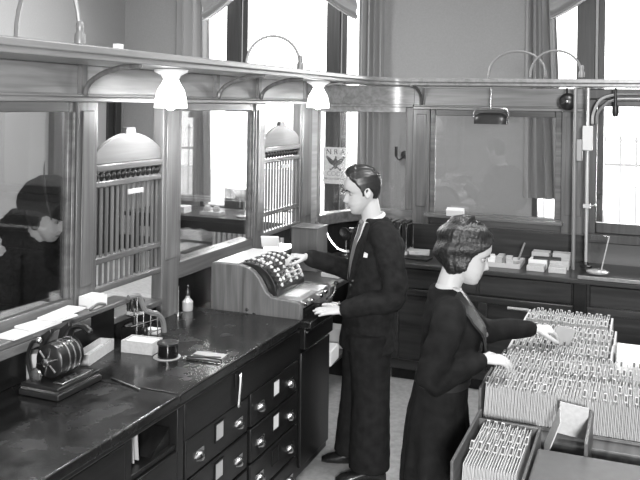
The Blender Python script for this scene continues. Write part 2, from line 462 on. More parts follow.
def bracket_left(y):
    pts = []
    for i in range(9):
        a = i / 8 * PI / 2
        pts.append((PX + .062 + .29 * (1 - math.cos(a)), 2.128 + .125 * math.sin(a)))
    m = MB()
    for i in range(8):
        a, b = pts[i], pts[i + 1]
        m.tube([(a[0], y, a[1]), (b[0], y, b[1])], .013, 8)
    m.box(PX + .032, PX + .055, y - .02, y + .02, 2.127, 2.262)
    return m
for y in (2.97, 4.20, 4.77, 5.56):
    part('bracket', bracket_left(y), PW, lg)
m = MB()
pts = [(-1.73, PY - .062 - .29 * (1 - math.cos(i / 8 * PI / 2)), 2.105 + .14 * math.sin(i / 8 * PI / 2)) for i in range(9)]
m.tube(pts, .014, 8).box(-1.75, -1.71, PY - .06, PY - .032, 2.10, 2.245)
part('bracket', m, PW, lg)

# wickets
def wicket(y0, y1, label):
    GX = PX + .036
    r = thing('wicket_grille', label, 'grille', (GX, (y0 + y1) / 2, 1.19))
    n = 24
    poly = [(y0, 1.795)]
    for i in range(n + 1):
        s = i / n
        poly.append((y0 + (y1 - y0) * s, 1.845 + .095 * math.sin(PI * s) ** .8))
    poly.append((y1, 1.795))
    part('arched_panel', MB().prism(poly, GX - .012, GX + .012, 'x'), wood('arched_board', .09, .15, 'y', .45), r, label='pale arched board', bevel=.004)
    c = (y0 + y1) / 2
    part('finial', MB().prism([(c - .045, 1.935), (c - .035, 1.965), (c + .035, 1.965), (c + .045, 1.935)], GX - .014, GX + .014, 'x'), PW, r)
    part('top_rail', MB().box(GX - .022, GX + .022, y0, y1, 1.76, 1.795), PWY, r, bevel=.006)
    part('rail', MB().box(GX - .018, GX + .018, y0, y1, 1.685, 1.715), PWY, r, bevel=.006)
    part('rail', MB().box(GX - .018, GX + .018, y0, y1, 1.325, 1.355), PWY, r, bevel=.006)
    part('base_rail', MB().box(GX - .022, GX + .022, y0, y1, 1.19, 1.222), PWY, r, bevel=.006)
    k = 13
    for i in range(k):
        y = y0 + (y1 - y0) * (i + .5) / k
        part('bar', MB().cyl((GX, y, 1.222), (GX, y, 1.70), .0085, 8), PW, r)
        part('knob', MB().lathe((GX, y, 1.715), [(.006, 0), (.011, .01), (.017, .02), (.017, .028), (.010, .038), (.008, .045)], 10), BLACKM, r, label='dark turned knob')
    part('card_holder', MB().box(GX + .018, GX + .024, c - .03, c + .1, 1.635, 1.66), GREYP, r, label='pale metal card holder')
    return r
wicket(3.064, 3.614, 'teller wicket grille nearer the woman in the black hat')
wicket(4.847, 5.436, 'teller wicket grille beyond the cash register')

# lit lamps under the ledge
def lit_lamp(x, y, label):
    r = thing('ceiling_lamp', label, 'lamp', (x, y, 2.03))
    part('fitter', MB().lathe((x, y, 2.257), [(.085, 0), (.083, -.012), (.05, -.03), (.036, -.055)], 24), plain('white_porcelain', .8, .3), r, label='white porcelain fitter')
    part('glass_shade', MB().lathe((x, y, 2.20), [(.036, .01), (.045, -.01), (.066, -.045), (.078, -.09), (.082, -.135), (.078, -.135), (.062, -.05), (.03, 0)], 24), SHADEG, r, label='glowing bell of white glass')
    part('bulb', MB().lathe((x, y, 2.10), [(.01, .07), (.02, .05), (.032, .02), (.035, -.005), (.028, -.03), (.012, -.045)], 18), BULB, r, label='lit bulb')
    l = bpy.data.lights.new('lamp_light', 'POINT'); l.energy = 16; l.shadow_soft_size = .05
    o = bpy.data.objects.new('lamp_light', l); COL.objects.link(o); o.location = (x, y, 2.03)
lit_lamp(-2.20, 3.43, 'lit bell-shaped lamp under the ledge beside the first wicket')
lit_lamp(-2.18, 5.33, 'lit bell-shaped lamp under the ledge near the man')

# arched conduits over the ledge
def conduit_arch(x0, x1, y0, y1, z, h, label, sock=True):
    r = thing('conduit', label, 'conduit', ((x0 + x1) / 2, (y0 + y1) / 2, z))
    pts = []
    for i in range(17):
        a = PI * i / 16
        s = (1 - math.cos(a)) / 2
        pts.append((x0 + (x1 - x0) * s, y0 + (y1 - y0) * s, z + h * math.sin(a) ** .85))
    part('tube', MB().tube(pts, .009, 8), PIPE, r)
    if sock:
        p = pts[-1]
        part('socket', MB().lathe((p[0], p[1], z), [(.022, 0), (.022, .035), (.014, .05), (.016, .06), (.016, .08), (.010, .09)], 12), PIPE, r)
    return r
conduit_arch(-2.33, -2.10, 2.50, 2.605, 2.324, .29, 'tall arched conduit over the ledge above the woman in the black hat')
conduit_arch(-2.45, -2.12, 4.72, 4.86, 2.324, .215, 'arched conduit over the ledge between the two lit lamps')
conduit_arch(-1.13, -.70, 6.26, 6.28, 2.3195, .20, 'left one of two crossing arched conduits on the rear ledge', False)
conduit_arch(-.81, -.44, 6.24, 6.25, 2.3195, .20, 'right one of two crossing arched conduits on the rear ledge')
solo('paper_slip', MB().box(-2.10, -2.075, 2.82, 2.86, 2.3185, 2.340), WHITE, 'small white card box on the ledge beyond the tall arched conduit', 'box')

# hanging desk lamp and the black fitting under the rear ledge
r = thing('hanging_lamp', 'dark hooded lamp hanging by a rod below the rear ledge', 'lamp', (-1.105, 6.25, 1.96))
part('rod', MB().cyl((-1.105, 6.25, 2.24), (-1.105, 6.25, 2.075), .008, 8), STEEL, r, label='bright rod')
part('yoke', MB().tube([(-1.24, 6.25, 2.005), (-1.24, 6.25, 2.045), (-1.22, 6.25, 2.075), (-1.15, 6.25, 2.080), (-1.06, 6.25, 2.080), (-.99, 6.25, 2.075), (-.97, 6.25, 2.045), (-.97, 6.25, 2.005)], .006, 8), STEEL, r)
rs = []
for i in range(13):
    t = i / 12; x = -1.23 + .25 * t; k = 1 - .35 * abs(2 * t - 1) ** 6
    ring = [(x, 6.25 + .065 * k * math.cos(a), 1.955 + .09 * k * math.sin(a)) for a in [PI * j / 10 for j in range(11)]]
    ring += [(x, 6.25 + .058 * k * math.cos(a), 1.955 + .082 * k * math.sin(a)) for a in [PI * j / 10 for j in range(10, -1, -1)]]
    rs.append(ring)
part('lamp_shade', MB().rings(rs, True), BLACKM, r, label='black half-round hood')
part('bulb', MB().tube([(-1.20, 6.25, 1.97), (-1.03, 6.25, 1.97)], .018, 10), plain('unlit_bulb', .6, .2), r, label='unlit tubular bulb')
r = thing('bell', 'round black bell fixed under the rear ledge by the upright pipe', 'bell', (-.535, 6.25, 2.08))
part('gong', MB().lathe((-.535, 6.25, 2.135), [(.01, -.035), (.04, -.03), (.062, -.012), (.066, .0), (.06, .02), (.02, .03)], 24, 'y'), BLACKM, r)
part('hanger', MB().cyl((-.545, 6.26, 2.24), (-.54, 6.26, 2.16), .008, 8), IRON, r)
part('boss', MB().ball((-.535, 6.205, 2.135), .014), STEEL, r, label='bright boss')

# upright pipes and boxes at the right end of the rear counter
r = thing('upright_pipe', 'pale upright pipe with switch box from counter to rear ledge', 'pipe', (-.385, 6.12, .93))
part('pipe', MB().cyl((-.385, 6.16, .93), (-.385, 6.16, 2.239), .012, 10), plain('pale_pipe', .5, .35, .5), r)
part('switch_box', MB().box(-.42, -.35, 6.125, 6.185, 1.78, 1.96), plain('pale_switch_box', .5, .5), r, label='pale switch box', bevel=.006)
part('switch_box', MB().box(-.462, -.42, 6.13, 6.18, 1.70, 1.86), PIPE, r, bevel=.006)
part('clamp', MB().box(-.41, -.36, 6.14, 6.18, 1.36, 1.39).cyl((-.36, 6.13, 1.375), (-.32, 6.13, 1.39), .008, 8), STEEL, r)
part('flange', MB().lathe((-.385, 6.16, .9265), [(.045, 0), (.045, .012), (.02, .02), (.016, .04)], 18), IRON, r)
solo('upright_pipe', MB().cyl((-.475, 6.17, .9015), (-.475, 6.17, 2.239), .014, 10), PIPE, 'grey upright pipe standing just left of the pale pipe', 'pipe')
for k, (z, o) in enumerate(((2.20, 0), (2.16, .03))):
    pts = [(-.36 + o, 6.28, 1.98), (-.355 + o, 6.28, 2.05), (-.31 + o, 6.28, z - .05), (-.22, 6.28, z - .01), (-.1, 6.28, z), (.4, 6.28, z), (1.5, 6.28, z)]
    solo('curved_pipe', MB().tube(pts, .011, 8, sub=4), PIPE if k else plain('pale_conduit', .45, .35, .4), ('upper' if not k else 'lower') + ' of two pipes bending from the post along the rear ledge', 'pipe')
r = thing('pendant_socket', 'small drop socket with pull chain under the rear ledge at its right end', 'lamp', (-.20, 6.25, 2.0))
part('socket', MB().lathe((-.20, 6.25, 2.06), [(.008, .18), (.012, .05), (.022, .045), (.024, 0), (.016, -.03)], 12), IRON, r)
part('pull_chain', MB().cyl((-.20, 6.235, 2.05), (-.215, 6.235, 1.82), .003, 6), STEEL, r)

# ------------------------------------------------------------------ the long desk
FX = -1.72
r = thing('worktop', 'long dark polished desk top with worn sheen in front of the partition', 'counter', (-2.05, 2.5, .90))
part('board', MB().box(-2.3695, -1.685, 1.0, 2.722, .90, .94), DTOP, r, bevel=.007)
part('board', MB().box(-2.3695, -1.685, 2.726, 3.93, .90, .94), DTOP, r, bevel=.007)
part('edge_moulding', MB().box(-2.365, -1.705, 1.02, 3.92, .872, .8995), DARK, r, bevel=.008)

def pull(x, y, z):
    m = MB()
    m.box(x, x + .004, y - .040, y + .040, z - .008, z + .020)
    rs = []
    for i in range(9):
        t = i / 8; yy = y - .036 + .072 * t; k = math.sin(PI * (.12 + .76 * t)) 
        rs.append([(x + .003 + .024 * k * math.sin(a), yy, z - .012 + .028 * k * math.cos(a)) for a in [PI * .62 * j / 6 for j in range(7)]] +
                  [(x + .003 + .020 * k * math.sin(a), yy, z - .012 + .024 * k * math.cos(a)) for a in [PI * .62 * j / 6 for j in range(6, -1, -1)]])
    return m.rings(rs, True)
def holder(x, y, z):
    return MB().box(x, x + .005, y - .036, y + .036, z - .042, z - .036).box(x, x + .005, y - .036, y + .036, z + .036, z + .042).box(x, x + .005, y - .040, y - .034, z - .042, z + .042).box(x, x + .005, y + .034, y + .040, z - .042, z + .042)
def drawer_cab(y0, y1, cols, label, loc, apron):
    r = thing('drawer_cabinet', label, 'cabinet', loc)
    part('carcass', MB().box(-2.36, FX - .025, y0, y1, .06, .871).box(-2.34, FX - .05, y0 + .01, y1 - .01, 0, .06), DARKZ, r, bevel=.003)
    part('apron', MB().box(FX - .025, FX + (.004 if apron else 0), y0, y1, .715, .871), DARK, r, bevel=.004)
    for (a, b, lab) in cols:
        for k in range(4):
            z1 = .708 - k * .172; z0 = z1 - .160
            d = part('drawer', MB().box(FX - .024, FX, a + .012, b - .012, z0, z1), DARK, r, bevel=.005)
            zc = (z0 + z1) / 2
            for s in (.19, .81):
                part('cup_pull', pull(FX + .0005, a + (b - a) * s, zc - .008), STEEL, d, label='bright cup pull')
            if lab[k] is not None:
                h = part('card_frame', holder(FX + .0005, (a + b) / 2, zc + .022), IRON, d)
                part('card', MB().box(FX + .0002, FX + .0022, (a + b) / 2 - .034, (a + b) / 2 + .034, zc - .014, zc + .058), lab[k], d, label='paper label card')
    return r
drawer_cab(2.815, 3.985, ((2.82, 3.395, [GREYP, GREYP, GREYP, None]), (3.405, 3.98, [WHITE, WHITE, IRON, None])), 'dark drawer cabinet with bright cup pulls under the desk end nearest the man', (-2.04, 3.4, 0), True)
r = thing('keyhole_latch', 'slim metal latch handle on the cabinet apron above the drawers', 'latch', (FX + .02, 3.26, .71))
part('handle', MB().tube([(FX + .020, 3.25, .715), (FX + .022, 3.25, .74), (FX + .022, 3.262, .82), (FX + .020, 3.266, .85)], (.010), 8, sub=3), STEEL, r)
part('escutcheon', MB().box(FX + .0055, FX + .011, 3.235, 3.285, .80, .86), IRON, r, bevel=.001)

r = thing('open_cabinet', 'dark open-shelved desk unit holding envelopes beside the drawer cabinet', 'cabinet', (-2.04, 2.4, 0))
m = MB()
m.box(-2.36, FX, 2.765, 2.812, .06, .871).box(-2.36, FX, 1.05, 1.09, .06, .871).box(-2.36, -2.33, 1.09, 2.765, .06, .871)
m.box(-2.33, FX - .012, 1.09, 2.765, .06, .10).box(-2.33, FX - .01, 2.46, 2.765, .70, .72).box(-2.33, FX - .003, 2.42, 2.46, .10, .871)
part('carcass', m, DARKZ, r, bevel=.003)
part('door', MB().box(FX - .022, FX, 1.75, 2.418, .11, .862), DARK, r, bevel=.005)
part('door', MB().box(FX - .022, FX, 1.092, 1.745, .11, .862), DARK, r, bevel=.005)
part('drawer', MB().box(FX - .024, FX + .002, 2.465, 2.762, .46, .697), DARK, r, bevel=.005)
part('drawer', MB().box(FX - .024, FX + .002, 2.465, 2.762, .12, .45), DARK, r, bevel=.005)
part('sloped_divider', MB().prism([(2.62, .7205), (2.75, .7205), (2.75, .79)], -2.2, FX - .03, 'x'), DARK, r)
for i, (y, a, lab) in enumerate(((2.49, .06, 'white envelope at the open end of the desk cubbyhole'), (2.535, .10, 'white envelope leaning second in the desk cubbyhole'), (2.565, .10, 'grey envelope leaning third in the desk cubbyhole'))):
    e = MB().rbox((-1.87, y, .792), (.2, .004, .125), (a, 0, 0))
    solo('envelope', e, WHITE if i < 2 else GREYP, lab, 'envelope', 'envelopes in the desk cubbyhole')

# raised writing shelf along the glass with its riser
r = thing('writing_shelf', 'raised wooden shelf along the glass holding loose papers', 'shelf', (-2.30, 2.4, .94))
part('board', MB().box(-2.352, -2.252, 1.6, 3.19, 1.14, 1.165), SHELFW, r, bevel=.006)
part('riser', MB().box(-2.352, -2.345, 1.6, 3.19, .9405, 1.14), DARK, r, bevel=.002)
part('lip', MB().box(-2.266, -2.254, 1.6, 2.9, 1.10, 1.14), SHELFW, r, bevel=.004)
part('end_bracket', MB().box(-2.344, -2.28, 1.62, 1.645, .9405, 1.14), DARK, r, bevel=.003)
# scroll bracket with wire grid at the shelf end
r = thing('scroll_bracket', 'scrolled metal bracket with wire grid stepping down from the shelf end', 'bracket', (-2.21, 3.3, .94))
def sx(y): return -2.236 + .05 * (y - 3.18) / .22
sp = [(y, z) for y, z in ((3.155, 1.172), (3.205, 1.172), (3.225, 1.16), (3.24, 1.125), (3.26, 1.09), (3.30, 1.07), (3.345, 1.05), (3.375, 1.01), (3.385, .955))]
part('scroll', MB().tube([(sx(y), y, z) for y, z in sp], .0125, 8, sub=4, cap='flat'), PIPE, r)
for y, z in ((3.21, 1.16), (3.25, 1.09), (3.295, 1.06), (3.34, 1.04)):
    part('wire', MB().cyl((sx(y), y, .942), (sx(y), y, z), .0025, 6), STEEL, r)
for z, y in ((1.09, 3.25), (1.03, 3.355), (.975, 3.375)):
    part('wire', MB().cyl((sx(3.17), 3.17, z), (sx(y), y, z), .0025, 6), STEEL, r)
# papers on shelf
for i, (x, y, a, w, h, lab) in enumerate((
    (-2.296, 2.56, .02, .10, .28, 'lowest white sheet of the papers on the writing shelf'),
    (-2.292, 2.66, -.10, .09, .26, 'middle white sheet of the papers on the writing shelf, turned slightly'),
    (-2.298, 2.76, .10, .09, .22, 'topmost white sheet of the papers on the writing shelf'))):
    solo('paper_sheet', MB().rbox((x, y, 1.1695 + i * .0085), (w, h, .007), (0, 0, a)), WHITE, lab, 'paper', 'loose papers on the writing shelf')
bx = MB()
bx.box(-2.348, -2.265, 2.93, 2.935, 1.1655, 1.215).box(-2.348, -2.265, 3.02, 3.025, 1.1655, 1.215).box(-2.348, -2.343, 2.935, 3.02, 1.1655, 1.215).box(-2.27, -2.265, 2.935, 3.02, 1.1655, 1.215).box(-2.343, -2.27, 2.935, 3.02, 1.1655, 1.205)
solo('card_box', bx, WHITE, 'white card box at the end of the raised writing shelf', 'box')
solo('blotter', MB().tube([(-2.262, 2.90, 1.173), (-2.258, 2.95, 1.185), (-2.258, 3.0, 1.173)], (.007, .006), 10, sub=4, flat=(1, 0, 0)), SHELFW, 'small curved blotter before the white card box', 'blotter')

# check writing machine
r = thing('check_machine', 'heavy black drum machine on stepped base at the near desk end', 'machine', (-2.18, 2.62, .94))
part('base', MB().box(-2.295, -2.085, 2.475, 2.765, .9405, .965), BLACKM, r, bevel=.004)
part('base_trim', MB().box(-2.288, -2.092, 2.482, 2.758, .965, .975), STEEL, r, label='bright base line')
part('base_plate', MB().box(-2.29, -2.09, 2.48, 2.76, .975, .99), BLACKM, r, bevel=.004)
part('drum', MB().lathe((-2.20, 2.545, 1.068), [(.02, -.005), (.06, 0), (.07, .008), (.07, .15), (.06, .158), (.02, .16)], 32, 'y'), IRON, r)
for y in (2.60, 2.635, 2.67):
    part('band', MB().lathe((-2.20, y, 1.068), [(.0695, 0), (.0735, .002), (.0735, .006), (.0695, .008)], 32, 'y'), STEEL, r, label='bright numbered band')
part('spindle', MB().lathe((-2.20, 2.52, 1.068), [(.012, 0), (.018, .004), (.018, .02), (.03, .024)], 16, 'y'), STEEL, r)
for a in range(6):
    an = a * PI / 3 + .3
    part('spoke', MB().cyl((-2.20 + .02 * math.cos(an), 2.541, 1.068 + .02 * math.sin(an)), (-2.20 + .058 * math.cos(an), 2.541, 1.068 + .058 * math.sin(an)), .005, 8), STEEL, r)
part('frame', MB().prism([(-2.285, .99), (-2.262, .99), (-2.25, 1.06), (-2.235, 1.14), (-2.20, 1.18), (-2.205, 1.20), (-2.255, 1.165), (-2.275, 1.07)], 2.56, 2.585, 'y').prism([(-2.285, .99), (-2.262, .99), (-2.25, 1.06), (-2.235, 1.14), (-2.20, 1.18), (-2.205, 1.20), (-2.255, 1.165), (-2.275, 1.07)], 2.68, 2.70, 'y'), BLACKM, r, bevel=.003)
part('arm', MB().tube([(-2.25, 2.70, 1.0), (-2.245, 2.73, 1.10), (-2.22, 2.735, 1.16), (-2.16, 2.725, 1.175), (-2.12, 2.72, 1.16)], (.016, .012), 10, sub=4), IRON, r)
part('lever', MB().tube([(-2.27, 2.52, 1.01), (-2.285, 2.515, 1.08), (-2.25, 2.50, 1.15), (-2.21, 2.49, 1.17)], .008, 8, sub=4), BLACKM, r)
part('lever_knob', MB().ball((-2.20, 2.488, 1.172), .014), STEEL, r, label='bright knob')
part('gear', MB().lathe((-2.235, 2.50, 1.015), [(.008, 0), (.03, .003), (.032, .012), (.008, .016)], 18, 'y'), STEEL, r, label='bright gear disc')
part('paper_guide', MB().box(-2.15, -2.10, 2.52, 2.72, .9905, .998), STEEL, r, bevel=.002)
for y in (2.5, 2.74):
    part('foot', MB().lathe((-2.105, y, .9402), [(.008, 0), (.008, .003)], 10), BLACKM, r)
r = bpy.data.objects['check_machine']; r.scale = (.92, .92, .95); r.location = (-2.155, 2.60, .9405)
solo('canister', MB().lathe((-2.30, 2.60, .9405), [(.02, 0), (.032, .008), (.035, .11), (.031, .125), (.0, .125)], 20), GREYP, 'grey tin canister behind the drum machine at the near desk end', 'canister')

# card trays
def card_tray(c, sx, sy, h, rz, mat, label, cards, clab):
    r = thing('card_tray', label, 'tray', (c[0], c[1], .9405)); ORG[r.name] = (0, 0, 0); r.rotation_euler = (0, 0, rz)
    t = .006
    part('tray', MB().box(-sx, sx, -sy, sy, 0, t).box(-sx, -sx + t, -sy, sy, t, h).box(sx - t, sx, -sy, sy, t, h).box(-sx + t, sx - t, -sy, -sy + t, t, h).box(-sx + t, sx - t, sy - t, sy, t, h), mat, r, bevel=.001)
    part('paper_stack', MB().box(-sx + t + .003, sx - t - .003, -sy + t + .003, sy - t - .003, t, t + h * cards), WHITE, r, label=clab)
    return r
card_tray((-2.285, 2.965), .036, .125, .05, .2, CREAM, 'long cream card tray lying on the desk behind the drum machine', .35, 'white cards')
card_tray((-2.145, 3.13), .080, .050, .055, .10, CREAM, 'short perforated cream card tray before the scroll bracket', .8, 'white cards')
# rubber stamps on a stand
SX, SY = -2.295, 3.285
r = thing('stamp_stand', 'dark stand crowded with rubber stamps under the shelf end', 'stand', (SX, SY, .9405))
part('box', MB().box(SX - .045, SX + .045, SY - .05, SY + .05, .9405, 1.0), DARK, r, bevel=.004)
part('ring', MB().lathe((SX, SY, 1.0), [(.05, 0), (.052, .006), (.012, .008), (.010, .05), (.045, .054), (.045, .06), (.01, .062)], 20), IRON, r)
def stamp(loc, tilt, label, grp='rubber stamps on the stand'):
    r = thing('rubber_stamp', label, 'stamp', loc, grp); ORG[r.name] = (0, 0, 0); r.rotation_euler = tilt
    part('handle', MB().lathe((0, 0, .016), [(.008, 0), (.006, .015), (.012, .035), (.013, .048), (.006, .058)], 12), BLACKM, r)
    part('block', MB().box(-.009, .009, -.010, .010, 0, .016), GREYP, r, label='pale block', bevel=.001)
    return r
st0 = None
for i in range(9):
    a = i * 2 * PI / 9
    loc = (SX + .034 * math.cos(a), SY + .034 * math.sin(a), 1.0605)
    lab = 'black-handled rubber stamp standing in the ring on the stamp stand'
    if st0 is None: st0 = stamp(loc, (0, 0, a + PI / 2), lab)
    else:
        c = copy_tree(st0, loc); c.rotation_euler = (0, 0, a + PI / 2)
c = copy_tree(st0, (-2.20, 3.235, .9405), 'black-handled rubber stamp standing on the desk before the stamp stand'); c.rotation_euler = (0, 0, .3)
solo('note_pad', MB().rbox((-2.255, 3.385, .953), (.06, .05, .024), (0, 0, .2)), WHITE, 'white note pad behind the wire grid of the scroll bracket', 'pad')

# ink pot with pens
r = thing('ink_pot', 'round black ink pot with metal lid on the desk', 'inkwell', (-1.985, 3.10, .9405))
part('pot', MB().lathe((-1.985, 3.10, .9405), [(.046, 0), (.047, .004), (.045, .045), (.045, .06)], 28), BLACKG, r)
part('rim', MB().lathe((-1.985, 3.10, .9995), [(.046, 0), (.049, .003), (.049, .009), (.03, .011), (.018, .006)], 28), IRON, r)
part('saucer', MB().lathe((-1.99, 3.10, .9402), [(.05, 0), (.062, .001), (.062, .0025), (.047, .004)], 28), GREYP, r, label='pale saucer')
def pen(loc, rz, label):
    r = thing('pen', label, 'pen', loc, 'pens beside the ink pot'); ORG[r.name] = (0, 0, 0); r.rotation_euler = (0, 0, rz)
    part('holder', MB().tube([(0, 0, .006), (.06, 0, .006), (.15, 0, .006)], [.0045, .0055, .003], 8), IRON, r)
    part('nib', MB().tube([(-.03, 0, .004), (-.005, 0, .006)], [.001, .003], 8), STEEL, r, label='steel nib')
    return r
pen((-1.90, 3.13, .9405), .35, 'pen lying farthest from the drawers beside the ink pot')
c = copy_tree(pen((-1.89, 3.105, .9405), .12, 'middle pen of three beside the ink pot'), (-1.885, 3.16, .9405), 'pen lying nearest the cash register beside the ink pot'); c.rotation_euler = (0, 0, -.05)
solo('blotting_paper', MB().rbox((-1.83, 3.19, .941), (.15, .10, .001), (0, 0, .1)), GREYP, 'grey blotting paper under the pens on the desk', 'paper')
solo('pen', MB().tube([(-2.04, 2.76, .945), (-1.95, 2.73, .945), (-1.86, 2.70, .945)], .004, 8), STEEL, 'long steel pen lying in front of the drum machine', 'pen')
# bottle by the post
r = thing('glue_bottle', 'small glass bottle with black cap against the partition post', 'bottle', (-2.335, 3.84, .9405))
part('bottle', MB().lathe((-2.335, 3.84, .9405), [(.028, 0), (.03, .01), (.03, .05), (.012, .07), (.012, .085)], 18), plain('pale_bottle_glass', .4, .1), r)
part('cap', MB().lathe((-2.335, 3.84, 1.024), [(.015, 0), (.015, .02), (.008, .035), (.01, .05), (.004, .058)], 14), BLACKM, r, label='black cap')
solo('spindle', MB().lathe((-2.345, 3.76, .9405), [(.025, 0), (.025, .006), (.004, .01), (.003, .12), (.001, .15)], 12), STEEL, 'steel bill spike left of the glue bottle', 'spike')

# ------------------------------------------------------------------ cash register and its stand
r = thing('register_stand', 'dark narrow stand carrying the cash register beyond the drawers', 'cabinet', (-2.0, 4.2, 0))
part('top', MB().box(-2.38, -1.655, 3.99, 4.47, .875, .915), DTOP, r, bevel=.006)
part('carcass', MB().box(-2.36, -1.74, 4.0, 4.455, .05, .875).box(-2.34, -1.78, 4.02, 4.44, 0, .05), DARKZ, r, bevel=.004)
part('door', MB().box(-1.74, -1.72, 4.02, 4.44, .10, .73), DARKZ, r, bevel=.005)
part('drawer', MB().box(-1.74, -1.70, 4.02, 4.44, .75, .865), DARK, r, bevel=.005)
part('edge_strip', MB().box(-1.716, -1.69, 4.03, 4.43, .842, .852), STEEL, r, label='bright drawer edge')

r = thing('cash_register', 'oak-cased cash register with curved bank of keys before the man', 'cash register', (-1.98, 4.18, .915))
prof = [(-2.25, .915), (-1.715, .915), (-1.70, .93), (-1.70, 1.015), (-1.715, 1.022), (-1.875, 1.035), (-1.905, 1.055), (-1.925, 1.09), (-1.95, 1.13), (-1.985, 1.165), (-2.02, 1.185), (-2.05, 1.192), (-2.075, 1.196), (-2.24, 1.196), (-2.25, 1.188)]
part('case', MB().prism(prof, 3.945, 3.985, 'y').prism(prof, 4.385, 4.425, 'y').box(-2.248, -2.225, 3.985, 4.385, .916, 1.195).box(-2.225, -2.07, 3.985, 4.385, 1.176, 1.195), REGW, r, bevel=.004)
part('glass_top', MB().box(-2.22, -2.085, 3.96, 4.40, 1.197, 1.203), plain('pale_counter_plate', .6, .25), r, label='pale shining top plate', bevel=.002)
drumc = (-2.035, 1.03); RR = .172
core = []
for i in range(21):
    a = math.radians(112 - i * 5.6)
    core.append((drumc[0] + RR * math.cos(a), drumc[1] + RR * math.sin(a)))
core += [(-1.86, .97), (-2.2, .97)]
part('key_drum', MB().prism(core, 3.99, 4.38, 'y'), BLACKM, r, bevel=.002)
part('front_plate', MB().box(-1.87, -1.712, 3.986, 4.384, .98, 1.027), plain('nickel_plate', .45, .3, .7), r, label='bright metal front ledge', bevel=.003)
part('drawer', MB().box(-1.86, -1.80, 3.99, 4.38, .917, .978), REGW, r, bevel=.004)
part('glass_tablet', MB().rbox((-1.80, 4.14, 1.0285), (.09, .16, .003), (0, 0, 0)), plain('pale_tablet', .62, .3), r, label='pale tablet on the ledge')
key0 = None
for c in range(9):
    y = 4.02 + c * .0405
    for k in range(10):
        a = math.radians(100 - k * 9.2)
        p = Vector((drumc[0] + RR * math.cos(a), y, drumc[1] + RR * math.sin(a)))
        nrm = Vector((math.cos(a), 0, math.sin(a)))
        white = c in (1, 2, 4, 6) and not (c == 2 and k % 2)
        if c == 8: white = True
        if k == 0 and c % 2: continue
        m = MB().cyl(p, p + nrm * .008, .004, 6)
        e = p + nrm * .008
        m.tube([e, e + nrm * .004], .0105, 12, cap='flat')
        part('key', m, WHITE if white else LABELD, r, label=('white key' if white else 'black key'))
part('lever', MB().tube([(-1.70, 4.34, .96), (-1.665, 4.35, .99), (-1.655, 4.36, 1.04)], .007, 8, sub=4), STEEL, r)
part('lever_knob', MB().ball((-1.654, 4.361, 1.05), .015), BLACKM, r)
for y, z in ((4.02, 1.003), (4.12, 1.0), (4.25, 1.0), (4.32, 1.005)):
    part('turn_key', MB().lathe((-1.7115, y, z), [(.004, 0), (.012, .003), (.012, .015), (.006, .02)], 12, 'x'), STEEL, r)
for x, z in ((-2.02, .955), (-1.975, .935)):
    part('lock', MB().lathe((x, 3.945, z), [(.011, 0), (.010, -.004), (.004, -.005)], 12, 'y'), STEEL, r, label='bright lock')
solo('receipt_paper', MB().rbox((-2.12, 4.44, 1.245), (.11, .012, .075), (.5, 0, .25)), WHITE, 'white receipt paper rising behind the register keys', 'paper')

# ------------------------------------------------------------------ corner counter and rear counter
r = thing('corner_counter', 'dark counter with open shelf turning the corner behind the man', 'counter', (-2.1, 5.2, 0))
part('top', MB().prism([(-2.36, 4.49), (-1.88, 4.49), (-1.88, 5.84), (-1.80, 5.84), (-1.80, 6.50), (-2.02, 6.42), (-2.20, 6.22), (-2.30, 6.0), (-2.36, 5.75)], .865, .90, 'z'), RC, r, bevel=.005)
part('shelf', MB().box(-2.36, -1.92, 4.5, 5.80, .34, .365), RC, r, bevel=.004)
part('side_panel', MB().box(-2.36, -1.92, 4.485, 4.51, 0, .864), DARKZ, r, bevel=.004)
part('side_panel', MB().box(-2.36, -1.90, 5.78, 5.81, 0, .864), DARKZ, r, bevel=.004)
for i, (y, h, a) in enumerate(((5.50, .10, .1), (5.36, .14, -.2), (5.62, .06, .3))):
    solo('paper_bundle', MB().rbox((-2.03, y, .3655 + h / 2), (.18, .12, h), (0, 0, a * .2)), (WHITE, GREYP, CREAM)[i], ('white', 'grey', 'cream')[i] + ' paper bundle on the open shelf under the corner counter', 'paper', 'bundles on the shelf under the corner counter', bevel=.004)
solo('waste_paper', MB().rbox((-1.98, 5.0, .3655 + .05), (.16, .2, .1), (0, 0, .1)), WHITE, 'white ledger bundle at the near end of the corner counter shelf', 'paper', bevel=.006)

r = thing('rear_counter', 'long dark panelled counter along the rear partition', 'counter', (-.2, 6.15, 0))
part('top', MB().box(-1.795, 1.5, 5.84, 6.50, .865, .90), RC, r, bevel=.007)
part('back_board', MB().box(-1.795, -.42, 6.48, 6.51, .90, 1.11), RC, r, bevel=.003)
part('plinth', MB().box(-1.78, 1.48, 5.93, 6.48, 0, .09), DARK, r)
part('carcass', MB().box(-1.79, 1.49, 5.90, 6.49, .09, .865), RC, r)
part('rail', MB().box(-1.79, -.45, 5.875, 5.90, .655, .70).box(-.36, 1.49, 5.875, 5.90, .655, .70).box(-1.79, -.45, 5.875, 5.90, .09, .16).box(-.36, 1.49, 5.875, 5.90, .09, .16), RC, r, bevel=.005)
part('drawer', MB().box(-1.77, -1.13, 5.88, 5.90, .71, .855), RC, r, bevel=.006)
part('drawer', MB().box(-1.11, -.46, 5.88, 5.90, .71, .855), RC, r, bevel=.006)
part('drawer', MB().box(-.34, .5, 5.88, 5.90, .71, .855), RC, r, bevel=.006)
for x in (-1.79, -1.12, -.45, -.36, .6):
    part('stile', MB().box(x, x + .07, 5.874, 5.90, .161, .654), RC, r, bevel=.005)
part('divider', MB().box(-.45, -.36, 5.868, 5.90, .09, .864), DARKZ, r, bevel=.005)
